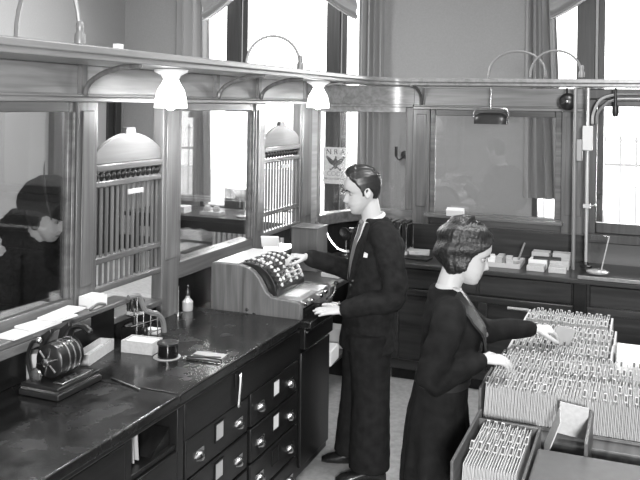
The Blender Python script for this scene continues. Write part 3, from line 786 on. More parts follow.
part('top_strip', MB().box(-.42, 1.5, 5.835, 5.86, .9005, .925), LEDGE, r, label='paler counter strip', bevel=.004)

# things on the rear counter
r = thing('file_rack', 'wire file rack of dark ledgers on the counter behind the man', 'rack', (-1.85, 6.3, .9005))
part('base', MB().box(-1.97, -1.74, 6.16, 6.36, .9005, .93), CREAM, r, label='pale front box')
for i in range(5):
    x = -1.965 + i * .055
    part('divider', MB().tube([(x, 6.16, .93), (x, 6.16, 1.11), (x, 6.19, 1.135), (x, 6.33, 1.135), (x, 6.36, 1.11), (x, 6.36, .93)], .004, 6), STEEL, r)
part('front_card', MB().box(-1.93, -1.76, 6.148, 6.156, .935, 1.0), WHITE, r, label='white card on the front')
for i in range(4):
    solo('ledger_book', MB().rbox((-1.938 + i * .055, 6.27, 1.045), (.036, .19, .22), (0, .02 * (i - 1.5), 0)), (BLACKM, IRON, BLACKM, DARK)[i], ('leftmost', 'second', 'third', 'rightmost')[i] + ' dark ledger standing in the wire file rack', 'book', 'ledgers in the file rack', bevel=.003)
def on_rear(x, y, sx, sy, h, a, mat, name, label, cat, grp=None, z=.9005):
    return solo(name, MB().rbox((x, y, z + h / 2), (sx, sy, h), (0, 0, a)), mat, label, cat, grp, bevel=min(.003, h * .3))
on_rear(-1.66, 6.25, .16, .12, .03, .2, CREAM, 'paper_pile', 'small cream paper pile between the file rack and the woman on the rear counter', 'paper')
on_rear(-1.62, 6.05, .20, .14, .015, -.1, DARK, 'ledger_book', 'dark flat ledger on the rear counter beside the cream pile', 'book')
# pale shallow coin tray with wads
r = thing('sorting_tray', 'pale shallow tray of paper wads on the rear counter right of the woman', 'tray', (-1.01, 6.13, .9005))
part('tray', MB().box(-1.24, -.84, 6.0, 6.27, .9005, .908).box(-1.24, -.84, 5.994, 6.0, .9005, .935).box(-1.24, -.84, 6.27, 6.276, .9005, .935).box(-1.246, -1.24, 6.0, 6.27, .9005, .935).box(-.84, -.834, 6.0, 6.27, .9005, .935), plain('grey_tray', .42, .45), r, bevel=.001)
rnd = random.Random(5)
for i, (x, y) in enumerate(((-1.19, 6.12), (-1.13, 6.16), (-1.06, 6.12), (-1.00, 6.17), (-.93, 6.12))):
    lab = ('first', 'second', 'third', 'fourth', 'fifth')[i] + ' paper wad from the woman in the pale sorting tray'
    solo('paper_wad', MB().rbox((x, y, .9085 + .022), (.05, .11, .044), (0, 0, rnd.uniform(-.2, .2))).rbox((x + .002, y - .01, .9525 + .008), (.045, .10, .014), (0, 0, rnd.uniform(-.25, .25))), (WHITE, CREAM, WHITE, GREYP, CREAM)[i], lab, 'paper', 'paper wads in the sorting tray')
solo('ruler', MB().rbox((-.85, 6.19, 1.0), (.012, .16, .008), (.75, 0, -.25)), LEDGE, 'ruler propped at the end of the pale sorting tray', 'ruler')
for i, (y, h, m_, w) in enumerate(((6.02, .04, CREAM, .26), (6.16, .06, WHITE, .28), (6.32, .09, GREYP, .27))):
    for j in range(2):
        x = -.72 + j * .15
        on_rear(x, y, w * .48, .11, h, (j - .5) * .08, (m_, CREAM if m_ is WHITE else m_)[j], 'paper_stack', ('near', 'middle', 'back')[i] + ' row ' + ('left', 'right')[j] + ' stack of papers beside the upright pipes', 'paper', 'paper stacks beside the upright pipes')
on_rear(-.66, 6.165, .2, .08, .012, .1, LABELD, 'pen_tray', 'dark pen tray lying on the middle paper stacks', 'tray', z=.9605)
solo('paper_sheet', MB().rbox((-1.42, 6.455, 1.228), (.14, .06, .05), (.3, 0, .05)), WHITE, 'crumpled white paper on the sill above the woman', 'paper')
r = thing('glass_guard', 'tilted pane of clear glass in a round base beside the upright pipes', 'glass', (-.30, 6.0, .9255))
part('base', MB().lathe((-.295, 6.0, .9255), [(.075, 0), (.078, .01), (.05, .02), (.0, .022)], 24), plain('grey_glass_base', .3, .2), r)
part('pane', MB().prism([(-.345, .947), (-.275, .947), (-.225, 1.19), (-.345, 1.19)], 5.995, 6.003, 'y'), GLASS, r)
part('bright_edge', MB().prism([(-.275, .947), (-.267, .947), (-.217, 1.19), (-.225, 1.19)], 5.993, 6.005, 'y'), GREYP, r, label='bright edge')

# gear on corner counter behind the register
solo('wooden_box', MB().box(-2.34, -2.14, 5.25, 5.45, .9005, 1.20).box(-2.345, -2.135, 5.245, 5.455, 1.20, 1.212), wood('grey_box_wood', .07, .12, 'z', .5), 'plain upright wooden box standing against the second wicket', 'box', bevel=.004)
r = thing('desk_telephone', 'black telephone on a curved scissor arm behind the man', 'telephone', (-2.06, 5.75, .9005))
part('base', MB().lathe((-2.06, 5.75, .9005), [(.07, 0), (.072, .012), (.03, .025), (.018, .05), (.015, .20), (.03, .22), (.02, .25)], 20), BLACKM, r)
part('mouthpiece', MB().lathe((-2.09, 5.70, 1.13), [(.012, .03), (.016, 0), (.036, -.035), (.036, -.04), (.0, -.03)], 18, 'y'), BLACKM, r)
part('arm', MB().tube([(-2.30, 5.62, 1.19), (-2.24, 5.62, 1.17), (-2.19, 5.62, 1.08), (-2.13, 5.63, 1.01), (-2.06, 5.65, .99), (-2.0, 5.66, 1.0)], .011, 8, sub=4), STEEL, r, label='bright curved arm')
part('receiver', MB().tube([(-2.0, 5.76, 1.02), (-2.0, 5.76, 1.14)], [.016, .02], 12), BLACKM, r)
part('hook', MB().tube([(-2.06, 5.75, 1.11), (-2.02, 5.755, 1.115), (-1.99, 5.76, 1.10)], .005, 8), STEEL, r)
def tool_reel(x, y, label):
    r = thing('numbering_machine', label, 'stamp', (x, y, .9005), 'metal stamping wheels on the corner counter')
    part('stem', MB().lathe((x, y, .9005), [(.03, 0), (.03, .008), (.008, .015), (.007, .15)], 12), STEEL, r)
    part('wheel', MB().lathe((x, y - .012, 1.06), [(.006, 0), (.035, .003), (.035, .02), (.006, .024)], 16, 'y'), IRON, r)
    part('knob', MB().ball((x, y, 1.11), .013), STEEL, r)
tool_reel(-2.16, 5.90, 'metal stamping wheel nearest the wooden box on the corner counter')
tool_reel(-2.10, 5.98, 'middle metal stamping wheel behind the telephone')
tool_reel(-2.02, 6.04, 'metal stamping wheel nearest the file rack behind the telephone')
solo('paper_pile', MB().rbox((-2.02, 5.55, .9005 + .02), (.14, .2, .04), (0, 0, .1)), WHITE, 'white paper pile on the corner counter in front of the telephone', 'paper', bevel=.003)
solo('paper_pile', MB().rbox((-1.98, 5.2, .9005 + .015), (.14, .16, .03), (0, 0, -.15)), CREAM, 'cream paper pile on the corner counter beside the register', 'paper', bevel=.003)

# ------------------------------------------------------------------ lobby furniture
r = thing('lobby_table', 'dark lobby writing table seen through the partition glass', 'table', (-4.6, 8.3, 0))
part('top', MB().box(-5.7, -3.5, 7.9, 8.7, .74, .79), DARK, r, bevel=.008)
for x in (-5.6, -3.6):
    for y in (8.0, 8.6):
        part('leg', MB().box(x - .04, x + .04, y - .04, y + .04, 0, .74), DARKZ, r, bevel=.006)
part('apron', MB().box(-5.6, -3.6, 7.97, 8.0, .62, .74).box(-5.6, -3.6, 8.6, 8.63, .62, .74), DARK, r)
r = thing('desk_lamp', 'pale cone lamp bowl on a stem on the lobby writing table', 'lamp', (-4.2, 8.1, .79))
part('base', MB().lathe((-4.2, 8.1, .7905), [(.09, 0), (.09, .015), (.02, .03), (.012, .05), (.012, .20)], 20), BRASS, r)
part('bowl', MB().lathe((-4.2, 8.1, .98), [(.02, 0), (.08, .05), (.15, .13), (.155, .14), (.14, .135), (.07, .055), (.0, .02)], 24), CREAM, r, label='pale bowl')
solo('inkstand', MB().box(-4.75, -4.5, 8.05, 8.2, .7905, .83).lathe((-4.69, 8.12, .83), [(.04, 0), (.045, .03), (.03, .06), (.0, .06)], 14).lathe((-4.57, 8.12, .83), [(.04, 0), (.045, .03), (.03, .06), (.0, .06)], 14), GREYP, 'grey double inkstand on the lobby writing table', 'inkstand')
solo('form_stack', MB().rbox((-5.1, 8.1, .7905 + .04), (.3, .2, .08), (0, 0, .1)), GREYP, 'grey stack of forms on the lobby writing table', 'paper', bevel=.004)
def radiator(x0, x1, label):
    r = thing('radiator', label, 'radiator', ((x0 + x1) / 2, 9.36, 0))
    n = int((x1 - x0) / .075)
    for i in range(n):
        x = x0 + (i + .5) * (x1 - x0) / n
        part('section', MB().tube([(x, 9.30, .12), (x, 9.30, .50), (x, 9.36, .53), (x, 9.42, .50), (x, 9.42, .12), (x, 9.36, .09)], .026, 8, closed=True), TRIML, r)
    part('pipe', MB().cyl((x0 - .02, 9.36, .10), (x1 + .02, 9.36, .10), .02, 8), TRIML, r)
    for x in (x0 + .04, x1 - .04):
        part('foot', MB().box(x - .02, x + .02, 9.31, 9.41, 0, .10), TRIML, r)
radiator(-5.3, -3.4, 'pale sectional radiator under the window, seen below the second wicket')

# wall sconce
r = thing('wall_sconce', 'dark twin candle sconce on the lobby wall behind the man', 'lamp', (-2.72, YN, 1.35))
part('plate', MB().lathe((-2.72, YN, 1.48), [(.05, 0), (.05, -.012), (.02, -.02)], 16, 'y'), BLACKM, r)
for s in (-1, 1):
    part('arm', MB().tube([(-2.72, YN - .02, 1.47), (-2.72 + s * .05, YN - .08, 1.42), (-2.72 + s * .09, YN - .09, 1.46)], .010, 8, sub=4), BLACKM, r)
    part('candle', MB().cyl((-2.72 + s * .09, YN - .09, 1.46), (-2.72 + s * .09, YN - .09, 1.58), .018, 10), BLACKM, r)

# poster and calendar
def text_mesh(s, size, loc, mat, parent, name='lettering', ext=.0008):
    cu = bpy.data.curves.new('t', 'FONT'); cu.body = s; cu.size = size; cu.align_x = 'CENTER'; cu.extrude = ext; cu.resolution_u = 3
    to = bpy.data.objects.new('t', cu); COL.objects.link(to)
    dg = bpy.context.evaluated_depsgraph_get()
    me = bpy.data.meshes.new_from_object(to.evaluated_get(dg)); bpy.data.objects.remove(to)
    me.transform(Matrix.Rotation(PI / 2, 4, 'X')); o_ = ORG[parent.name]
    me.transform(Matrix.Translation((loc[0] - o_[0], loc[1] - o_[1], loc[2] - o_[2])))
    me.materials.clear(); me.materials.append(mat)
    o = bpy.data.objects.new(name, me); COL.objects.link(o); o.parent = parent; ORG[o.name] = o_
    return o
PYY = YN - .095
r = thing('poster', 'pale printed poster with dark eagle on the window mullion by the man', 'poster', (-3.60, PYY, 1.09))
part('sheet', MB().box(-3.765, -3.435, PYY, PYY + .004, 1.085, 1.545), POSTER, r)
text_mesh('N R A', .10, (-3.60, PYY - .001, 1.455), INK, r)
text_mesh('CODE', .085, (-3.60, PYY - .001, 1.185), plain('grey_ink', .28, .6), r)
text_mesh('WE DO OUR PART', .038, (-3.60, PYY - .001, 1.135), INK, r)
e = MB(); ex, ez = -3.60, 1.35
def fl(poly): e.prism([(ex + p[0], ez + p[1]) for p in poly], PYY - .002, PYY, 'y')
for s in (-1, 1):
    fl([(s * .015, .02), (s * .06, .05), (s * .12, .095), (s * .125, .07), (s * .105, .03), (s * .085, .0), (s * .06, -.02), (s * .02, -.035)])
    fl([(s * .01, -.04), (s * .05, -.065), (s * .045, -.085), (s * .015, -.06)])
    fl([(s * .05, -.075), (s * .075, -.07), (s * .08, -.09), (s * .06, -.10), (s * .05, -.09)])
fl([(-.025, .03), (-.012, .055), (-.005, .085), (.008, .085), (.022, .07), (.012, .06), (.025, .03), (.028, -.04), (.012, -.075), (-.012, -.075), (-.028, -.04)])
part('eagle', e, INK, r, label='dark spread eagle')
CX0, CX1 = -5.135, -4.925
r = thing('calendar', 'dark-topped wall calendar on the left window mullion', 'calendar', (-5.03, PYY, 1.05))
part('header_card', MB().box(CX0 - .01, CX1 + .015, PYY - .012, PYY, 1.23, 1.42), DARK, r, label='dark upper card')
part('pad', MB().box(CX0, CX1, PYY - .012, PYY, 1.03, 1.228), POSTER, r, label='pale date pad')
text_mesh('30', .135, (-5.045, PYY - .013, 1.105), INK, r)
part('print_line', MB().box(-5.10, -4.98, PYY - .0135, PYY - .012, 1.07, 1.082), INK, r)
# ------------------------------------------------------------------ card file desk
r = thing('card_file', 'large wooden card file desk with open trays in front of the woman', 'cabinet', (-.1, 3.5, 0))
FW = wood('file_oak', .06, .13, 'y', .4)
part('body', MB().box(-.555, .75, 2.98, 4.38, .08, .895).box(-.52, .72, 3.02, 4.34, 0, .08), FW, r, bevel=.006)
part('front_body', MB().box(-.50, .75, 1.9, 2.978, .08, .80).box(-.47, .72, 1.92, 2.978, 0, .08), FW, r, bevel=.006)
def tray_walls(x0, x1, y0, y1, z0, h, near, far, ends=True):
    m = MB().box(x0, x1, y0, y1, z0, z0 + .008)
    if near: m.box(x0, x1, y0, y0 + .008, z0 + .008, z0 + near)
    if far: m.box(x0, x1, y1 - .008, y1, z0 + .008, z0 + far)
    m.prism([(y0, z0 + .008), (y1, z0 + .008), (y1, z0 + h), (y0, z0 + h)], x0, x0 + .010, 'x')
    m.prism([(y0, z0 + .008), (y1, z0 + .008), (y1, z0 + h), (y0, z0 + h)], x1 - .010, x1, 'x')
    return m
TRAYS = [  # x0, x1, y0, y1, z0, name used in labels
    (-.555, -.135, 4.12, 4.36, .896, 'rearmost'),
    (-.555, -.110, 3.87, 4.11, .896, 'second from the back'),
    (-.555, -.115, 3.62, 3.86, .896, 'third from the back'),
    (-.565, .30, 3.345, 3.60, .896, 'fourth from the back'),
    (-.575, .34, 3.065, 3.335, .896, 'long front'),
]
for i, (x0, x1, y0, y1, z0, nm) in enumerate(TRAYS):
    part('tray', tray_walls(x0, x1, y0, y1, z0, .125, .012 if i == 4 else .09, .09), CREAM if i < 3 else FW, r, bevel=.002)
part('tray', MB().box(-.555, -.325, 2.50, 2.93, .845, .853).box(-.555, -.545, 2.50, 2.98, .853, .975).box(-.335, -.325, 2.50, 2.93, .853, .96).box(-.545, -.335, 2.92, 2.93, .853, .96).box(-.545, -.335, 2.50, 2.506, .853, .87), FW, r, bevel=.002)
part('lid', MB().box(-.315, .75, 1.95, 2.74, .94, .965).box(-.30, .74, 1.96, 2.73, .801, .94), LID, r, label='plain grey flat lid', bevel=.006)
part('partition_strip', MB().box(-.17, -.158, 2.75, 3.06, .80, 1.0), FW, r, bevel=.002)
part('rod', MB().cyl((-.66, 4.30, 1.03), (-.55, 4.30, 1.03), .008, 8), STEEL, r, label='bright tray rod')

def card_mesh(wid, hgt, tab, kind):
    hw = wid / 2; tw = .034
    m = MB()
    t0 = -hw + .010 + tab * (wid - .020 - tw)
    m.prism([(-hw, 0), (hw, 0), (hw, hgt), (-hw, hgt)], -.0011, .0011, 'x', 0)
    if kind == 0:        # plain paper tab
        m.prism([(t0, hgt), (t0 + tw, hgt), (t0 + tw - .003, hgt + .011), (t0 + .003, hgt + .011)], -.0014, .0014, 'x', 0)
    else:                # folded slanting tab with a dark window
        w = .0056
        m.prism([(t0, hgt), (t0 + tw, hgt), (t0 + tw, hgt + .016), (t0 + tw - .006, hgt + .016)], -w, w, 'x', 0)
        m.prism([(t0 + .003, hgt + .0035), (t0 + tw - .009, hgt + .0145), (t0 + tw - .010, hgt + .0155), (t0 + .002, hgt + .0045)], -w * .75, w * .75, 'x', 1)
    return m
CARDM = {}
def card_data(wid, hgt, tab, kind):
    k = (wid, hgt, tab, kind)
    if k not in CARDM:
        CARDM[k] = mesh_of('index_card', card_mesh(wid, hgt, tab, kind), [CARD, LABELD], smooth=0)
    return CARDM[k]
rnd = random.Random(11)
def fill(x0, x1, y0, y1, z0, n, label, grp, hgt, lean, tabs):
    wid = round(y1 - y0 - .034, 3); sh = math.sin(lean) * (hgt + .02)
    xa, xb = x0 + .018, x1 - .020 - sh
    pitch = (xb - xa) / (n - 1)
    for i in range(n):
        x = xa + pitch * i
        o = bpy.data.objects.new('index_card', card_data(wid, hgt, tabs[i % len(tabs)], 1 if (i * 7) % 10 < 7 else 0)); COL.objects.link(o)
        o.location = (x, (y0 + y1) / 2 + rnd.uniform(-.003, .003), z0 + .0085 + rnd.uniform(0, .003))
        o.rotation_euler = (0, lean + rnd.uniform(-.006, .006), 0)
        props(o, label, 'card', grp)
    # the closely packed low cards between the tabbed ones
    m = MB(); k = max(1, int((pitch - .0052) / .0016)); hw = wid / 2; yc = (y0 + y1) / 2
    for i in range(n - 1):
        for j in range(k):
            x = xa + pitch * i + .0030 + (pitch - .006) * (j + .5) / k
            h = hgt - .004 - rnd.random() * .010
            c = MB().prism([(-hw + rnd.random() * .004, 0), (hw - rnd.random() * .004, 0), (hw - .002, h), (-hw + .002, h)], -.0005, .0005, 'x')
            c.xf(Matrix.Translation((x, yc, z0 + .0095)) @ Matrix.Rotation(lean, 4, 'Y'))
            m.add(c.v, c.f)
    solo('packed_card', m, CARD, 'closely packed low cards filling ' + label.split(' standing in ')[1], 'card', None, 'stuff', smooth=0)
ROWT = [(.0, .95), (.1, .6), (.0, .5, 1.0), (.15, .85), (.0, .5, .95)]
CNT = [40, 40, 42, 70, 74]
for i, (x0, x1, y0, y1, z0, nm) in enumerate(TRAYS):
    fill(x0, x1, y0, y1, z0, CNT[i], 'tabbed index card standing in the %s tray of the card file' % nm, 'index cards in the %s tray' % nm, .122 if i < 3 else .128, (.04, .06, .05, .08, .06)[i], ROWT[i])
fill(-.545, -.335, 2.52, 2.91, .845, 20, 'tabbed index card standing in the small nearest tray of the card file', 'index cards in the small nearest tray', .105, .06, (.35, .70, 1.0))
solo('index_card', MB().rbox((-.285, 2.90, .955), (.004, .16, .15), (0, .35, .1)), CREAM, 'plain cream divider leaning beside the small nearest tray', 'card')
solo('index_card', MB().rbox((-.225, 3.01, .972), (.10, .003, .13), (.25, .1, .0)), CARD, 'white card lying against the long front tray above the grey lid', 'card')

# ------------------------------------------------------------------ people
def remesh(name, mb, mat, parent, voxel=.006, it=3, label=None, smooth=True, disp=None):
    me = bpy.data.meshes.new(name); me.from_pydata(mb.v, [], mb.f)
    bm = bmesh.new(); bm.from_mesh(me); bmesh.ops.recalc_face_normals(bm, faces=bm.faces); bm.to_mesh(me); bm.free()
    o = bpy.data.objects.new(name, me); COL.objects.link(o)
    a = o.modifiers.new('R', 'REMESH'); a.mode = 'VOXEL'; a.voxel_size = voxel
    b = o.modifiers.new('S', 'SMOOTH'); b.factor = .5; b.iterations = it
    dg = bpy.context.evaluated_depsgraph_get()
    m2 = bpy.data.meshes.new_from_object(o.evaluated_get(dg))
    bpy.data.objects.remove(o); bpy.data.meshes.remove(me)
    m2.name = name
    if disp:
        for v in m2.vertices:
            v.co += v.normal * disp(v.co)
    m2.polygons.foreach_set('use_smooth', [True] * len(m2.polygons))
    m2.materials.clear(); m2.materials.append(mat)
    o = bpy.data.objects.new(name, m2); COL.objects.link(o)
    if parent: o.parent = parent
    if label: o['label'] = label
    return o
def interp(tab, z):
    if z <= tab[0][0]: return tab[0][1]
    for (a, va), (b, vb) in zip(tab, tab[1:]):
        if z <= b:
            t = (z - a) / (b - a); t = t * t * (3 - 2 * t) * .5 + t * .5
            return va + (vb - va) * t
    return tab[-1][1]
HF = [(-.118, .045), (-.112, .072), (-.10, .084), (-.09, .083), (-.08, .086), (-.07, .085), (-.055, .089), (-.04, .087), (-.02, .085), (0, .084), (.018, .092), (.04, .095), (.07, .088), (.095, .070), (.112, .045), (.122, .015)]
HB = [(-.118, .03), (-.10, .012), (-.08, -.015), (-.06, -.045), (-.04, -.068), (-.02, -.084), (.015, -.098), (.04, -.101), (.07, -.095), (.095, -.075), (.112, -.045), (.122, -.015)]
HW = [(-.118, .014), (-.11, .030), (-.10, .040), (-.085, .052), (-.07, .059), (-.05, .065), (-.02, .071), (.015, .076), (.045, .077), (.07, .071), (.095, .055), (.112, .034), (.122, .010)]
def head_pt(th, z, nose=1.0, face=True):
    f = interp(HF, z); b = interp(HB, z); w = interp(HW, z)
    yc = (f + b) / 2; ly = (f - b) / 2
    s, c = math.sin(th), math.cos(th)
    ex = .86
    x = w * math.copysign(abs(s) ** ex, s); y = yc + ly * math.copysign(abs(c) ** ex, c)
    if face and c > 0:
        nz = 0
        if -.05 < z < .02:
            if z > -.034: k = (.02 - z) / .054; nz = .004 + .026 * k ** 1.3
            else: nz = .030 * max(0, 1 - ((-.034 - z) / .014) ** 1.5)
            sg = .0085 + .006 * max(0, (.0 - z) / .04)
            y += nose * nz * math.exp(-(x / sg) ** 2)
        for sx in (-1, 1):
            d = ((x - sx * .035) / .019) ** 2 + ((z - .001) / .012) ** 2
            y -= .014 * math.exp(-d)
        y += .0035 * math.exp(-((z + .064) / .006) ** 2 - (x / .018) ** 2)
        y += .004 * math.exp(-((z + .078) / .006) ** 2 - (x / .016) ** 2)
        y -= .0025 * math.exp(-((z + .0705) / .0025) ** 2 - (x / .022) ** 2)
    return Vector((x, y, z))
def head_grid(off=None, n=84, k=76, nose=1.0):
    m = MB(); rs = []; C = Vector((0, -.003, .02))
    for i in range(k + 1):
        z = -.118 + .240 * i / k
        ring = []
        for j in range(n):
            th = 2 * PI * j / n
            p = head_pt(th, z, nose, face=off is None)
            if off:
                q = p - C
                p = p + q.normalized() * off(th if th < PI else th - 2 * PI, z, p)
            ring.append(p)
        rs.append(ring)
    return m.rings(rs, True)
def ears(m):
    for s in (-1, 1):
        M = Matrix.Rotation(s * .35, 3, 'Z') @ Matrix.Rotation(-.15, 3, 'X')
        m.ball((s * .074, -.012, -.008), (.008, .017, .028), 14, M=M)
        m.tube([Vector((s * .080, -.012 + .015 * math.cos(a), -.006 + .025 * math.sin(a))) for a in [PI * (-.35 + 1.5 * q / 10) for q in range(11)]], .005, 6)
    return m
def frame_for(fwd_ang, pitch, pos, R, D):
    f = R * math.cos(fwd_ang) + D * math.sin(fwd_ang)
    up = Vector((0, 0, 1)); rt = f.cross(up)
    f2 = f * math.cos(pitch) - up * math.sin(pitch); up2 = rt.cross(f2)
    M = Matrix((rt, f2, up2)).transposed().to_4x4(); M.translation = pos
    return M
def hand(m, wrist, dirv, back, thumb, curl=(.3, .35, .4, .45), sc=1.0, thumb_in=.5, spread=.05):
    """palm and five fingers; BACK points out of the back of the hand, THUMB towards the thumb's side"""
    d = Vector(dirv).normalized(); b = Vector(back); b = (b - d * b.dot(d)).normalized(); t = d.cross(b)
    if t.dot(Vector(thumb)) < 0: t = -t
    W = Vector(wrist)
    rs = []
    for s, hw, hh in ((-.012, .024, .017), (.02, .030, .015), (.05, .037, .014), (.080, .039, .012), (.092, .036, .010)):
        c = W + d * s * sc + t * (.004 * s / .09)
        rs.append([c + t * math.cos(a) * hw * sc + b * math.sin(a) * hh * sc for a in [2 * PI * j / 16 for j in range(16)]])
    m.rings(rs, True)
    L = (.072, .080, .074, .058); rad = (.0088, .009, .0085, .0075)
    for i in range(4):
        o = (.027 - .018 * i)
        p = W + d * (.078 - .004 * abs(i - 1.2)) * sc + t * o * sc
        dd = (d + t * (spread * (1.5 - i))).normalized()
        pts = [p]; a = 0
        for q, fr in enumerate((.44, .31, .25)):
            a += curl[i] * (.8, 1.0, .8)[q]
            v = dd * math.cos(a) - b * math.sin(a)
            pts.append(pts[-1] + v * L[i] * fr * sc)
        rr = rad[i] * sc
        m.tube(pts, [rr * 1.08, rr * 1.04, rr * .95, rr * .8], 10)
    p = W + d * .022 * sc + t * .024 * sc
    v1 = (d * .62 + t * .72 - b * .25 * thumb_in).normalized(); v2 = (d * .9 + t * .35 - b * .45 * thumb_in).normalized(); v3 = (d * .95 + t * .05 - b * .5 * thumb_in).normalized()
    p1 = p + v1 * .042 * sc; p2 = p1 + v2 * .032 * sc; p3 = p2 + v3 * .026 * sc
    m.tube([p - v1 * .01, p1, p2, p3], [.0135 * sc, .0115 * sc, .0105 * sc, .0085 * sc], 10)
    return m
CS, SN = .92647, .37638
RV = Vector((CS, SN, 0)); DV = Vector((-SN, CS, 0)); UP = Vector((0, 0, 1))
class Fig:
    def __init__(self, name, label, base, ang):
        self.root = thing(name, label, 'person', base); self.base = Vector(base)
        self.f = RV * math.cos(ang) + DV * math.sin(ang); self.r = self.f.cross(UP)
    def P(self, u, w, z):            # across, away, up
        return RV * u + DV * w + UP * z
    def torso(self, m, rings, n=28, power=.9):
        pts = [self.P(a[1], a[2], a[0]) for a in rings]; rr = [(a[3], a[4]) for a in rings]
        P_, R_ = catmull(pts, rr, 4)
        rs = []
        for c, (a, b) in zip(P_, R_):
            ring = []
            for j in range(n):
                t = 2 * PI * j / n; s_, c_ = math.sin(t), math.cos(t)
                ring.append(c + self.r * a * math.copysign(abs(c_) ** power, c_) + self.f * b * math.copysign(abs(s_) ** power, s_))
            rs.append(ring)
        return m.rings(rs, True)
def face_bits(fig, H, brow=.0045, lips=True):
    m = MB()
    for s in (-1, 1): m.ball((s * .032, .0655, .001), .0115, 12)
    m.xf(H); 
    o = part0('eyes', m, EYEW, fig)
    m = MB()
    for s in (-1, 1): m.ball((s * .034, .0752, -.0015), (.0058, .003, .0058), 10)
    part0('iris', m.xf(H), PUPIL, fig)
    m = MB()
    for s in (-1, 1):
        m.tube([head_pt(s * .17, .019) + Vector((0, .001, 0)), head_pt(s * .36, .024) + Vector((0, .001, 0)), head_pt(s * .62, .017) + Vector((0, .0, 0))], [brow * .9, brow, brow * .5], 8, sub=4)
        m.tube([head_pt(s * .22, .006) + Vector((0, .001, 0)), head_pt(s * .40, .009) + Vector((0, .003, 0)), head_pt(s * .56, .004)], [.0012, .0022, .001], 6, sub=3)
    part0('eyebrow', m.xf(H), HAIRM, fig)
    m = MB()
    m.tube([head_pt(.26, -.0705), head_pt(.14, -.070) + Vector((0, .001, 0)), head_pt(0, -.0705) + Vector((0, .0015, 0)), head_pt(-.14, -.070) + Vector((0, .001, 0)), head_pt(-.26, -.0705)], [.0015, .0045, .0055, .0045, .0015], 8, sub=3)
    part0('lips', m.xf(H), LIPS, fig)
def part0(name, mb, mat, fig, label=None, smooth=60, bevel=0):
    o = bpy.data.objects.new(name, mesh_of(name, mb, mat, (0, 0, 0), smooth)); COL.objects.link(o); o.parent = fig.root; bev(o, bevel)
    if label: o['label'] = label
    return o
def hair_off(line, thick, inside=-.012, wave=None):
    def f(th, z, p):
        a = abs(math.degrees(th)); L = interp(line, a)
        e = (z - L) / .010
        k = max(0, min(1, e * .5 + .5))
        t = thick(a, z, p)
        if wave: t += wave(th, z, p)
        return inside + (t - inside) * k
    return f
def shoe(m, heel, fdir, L=.28, w=.045):
    h = Vector(heel); f = Vector(fdir).normalized(); s = f.cross(UP)
    rs = []
    for t, hw, hh in ((0, .028, .06), (.06, .036, .075), (.25, .037, .085), (.45, .040, .075), (.68, .047, .055), (.88, .042, .040), (1.0, .018, .024)):
        c = h + f * L * t
        ring = []
        for j in range(14):
            a = 2 * PI * j / 14
            ring.append(c + s * hw * math.cos(a) + UP * (hh * .5 + hh * .5 * max(-1, math.sin(a) * 1.15) if math.sin(a) > -.8 else 0))
        rs.append(ring)
    return m.rings(rs, True)

# ---- the man
man = Fig('person', 'dark-haired man in dark suit working the cash register keys', (-1.465, 4.33, 0), math.radians(198))
P = man.P
Hm = frame_for(math.radians(187), .20, P(-.022, .0, 1.602), RV, DV) @ Matrix.Scale(1.07, 4)
m = head_grid(); ears(m); m.xf(Hm)
m.tube([P(.035, 0, 1.36), P(.03, 0, 1.46), P(.012, 0, 1.55)], [.07, .057, .056], 18, sub=3)
man.torso(m, [(1.0, .03, 0, .12, .09), (1.2, .05, 0, .15, .10), (1.34, .065, 0, .16, .095), (1.41, .055, 0, .10, .07), (1.44, .04, 0, .06, .055)])
# left arm (near) and right arm (far)
LS, LE, LW = P(.10, -.17, 1.375), P(.145, -.235, 1.055), P(-.135, -.17, .962)
RS, RE, RW = P(.06, .17, 1.375), P(-.035, .235, 1.10), P(-.335, .07, 1.205)
m.tube([LS, LE, LW], [.045, .038, .027], 12); m.tube([RS, RE, RW], [.045, .038, .027], 12)
hand(m, LW, P(-.16, .0, -.004), P(0, -.35, 1), P(0, 1, .2), (.10, .06, .08, .12), 1.0, .2)
hand(m, RW, P(-.10, -.03, .018), P(.1, .0, 1), P(0, -1, .1), (.55, .62, .75, .9), 1.0, 1.0, .09)
for w in (-.09, .09):
    m.tube([P(.02, w, .95), P(.02, w * 1.05, .5), P(.02 if w < 0 else -.03, w * 1.1, .06)], [.07, .055, .04], 12)
body = remesh('body', m, SKIN, man.root, .0042, 2)
face_bits(man, Hm)
line = [(0, .098), (28, .094), (45, .078), (62, .058), (74, .03), (82, -.022), (92, -.022), (98, .012), (112, -.01), (125, -.045), (180, -.065)]
def th_m(a, z, p): return .008 + .014 * max(0, (z - .05) / .07) + .006 * (a < 70) * max(0, (z - .06) / .05)
hm = head_grid(hair_off(line, th_m, wave=lambda th, z, p: .0006 * math.sin(30 * p.x * 20) - .005 * math.exp(-((p.x + .035) / .006) ** 2) * (z > .05)), 110, 80)
part0('hair', hm.xf(Hm), HAIRM, man, 'dark hair slicked back with a side parting')
# trousers
m = MB()
man.torso(m, [(.70, .015, 0, .175, .13), (.85, .015, 0, .18, .135), (.98, .02, 0, .165, .12)])
m.tube([P(.02, -.085, .82), P(.035, -.10, .48), P(.03, -.11, .075)], [(.125), (.108), (.118)], 18, sub=4, cap='flat')
m.tube([P(.0, .085, .82), P(-.02, .09, .48), P(-.045, .10, .075)], [(.125), (.106), (.116)], 18, sub=4, cap='flat')
def crease(co):
    return .005 * noise.noise(Vector((co.x * 9, co.y * 9, co.z * 4))) + .003 * noise.noise(co * 22)
remesh('trousers', m, TROU, man.root, .009, 3, disp=crease)
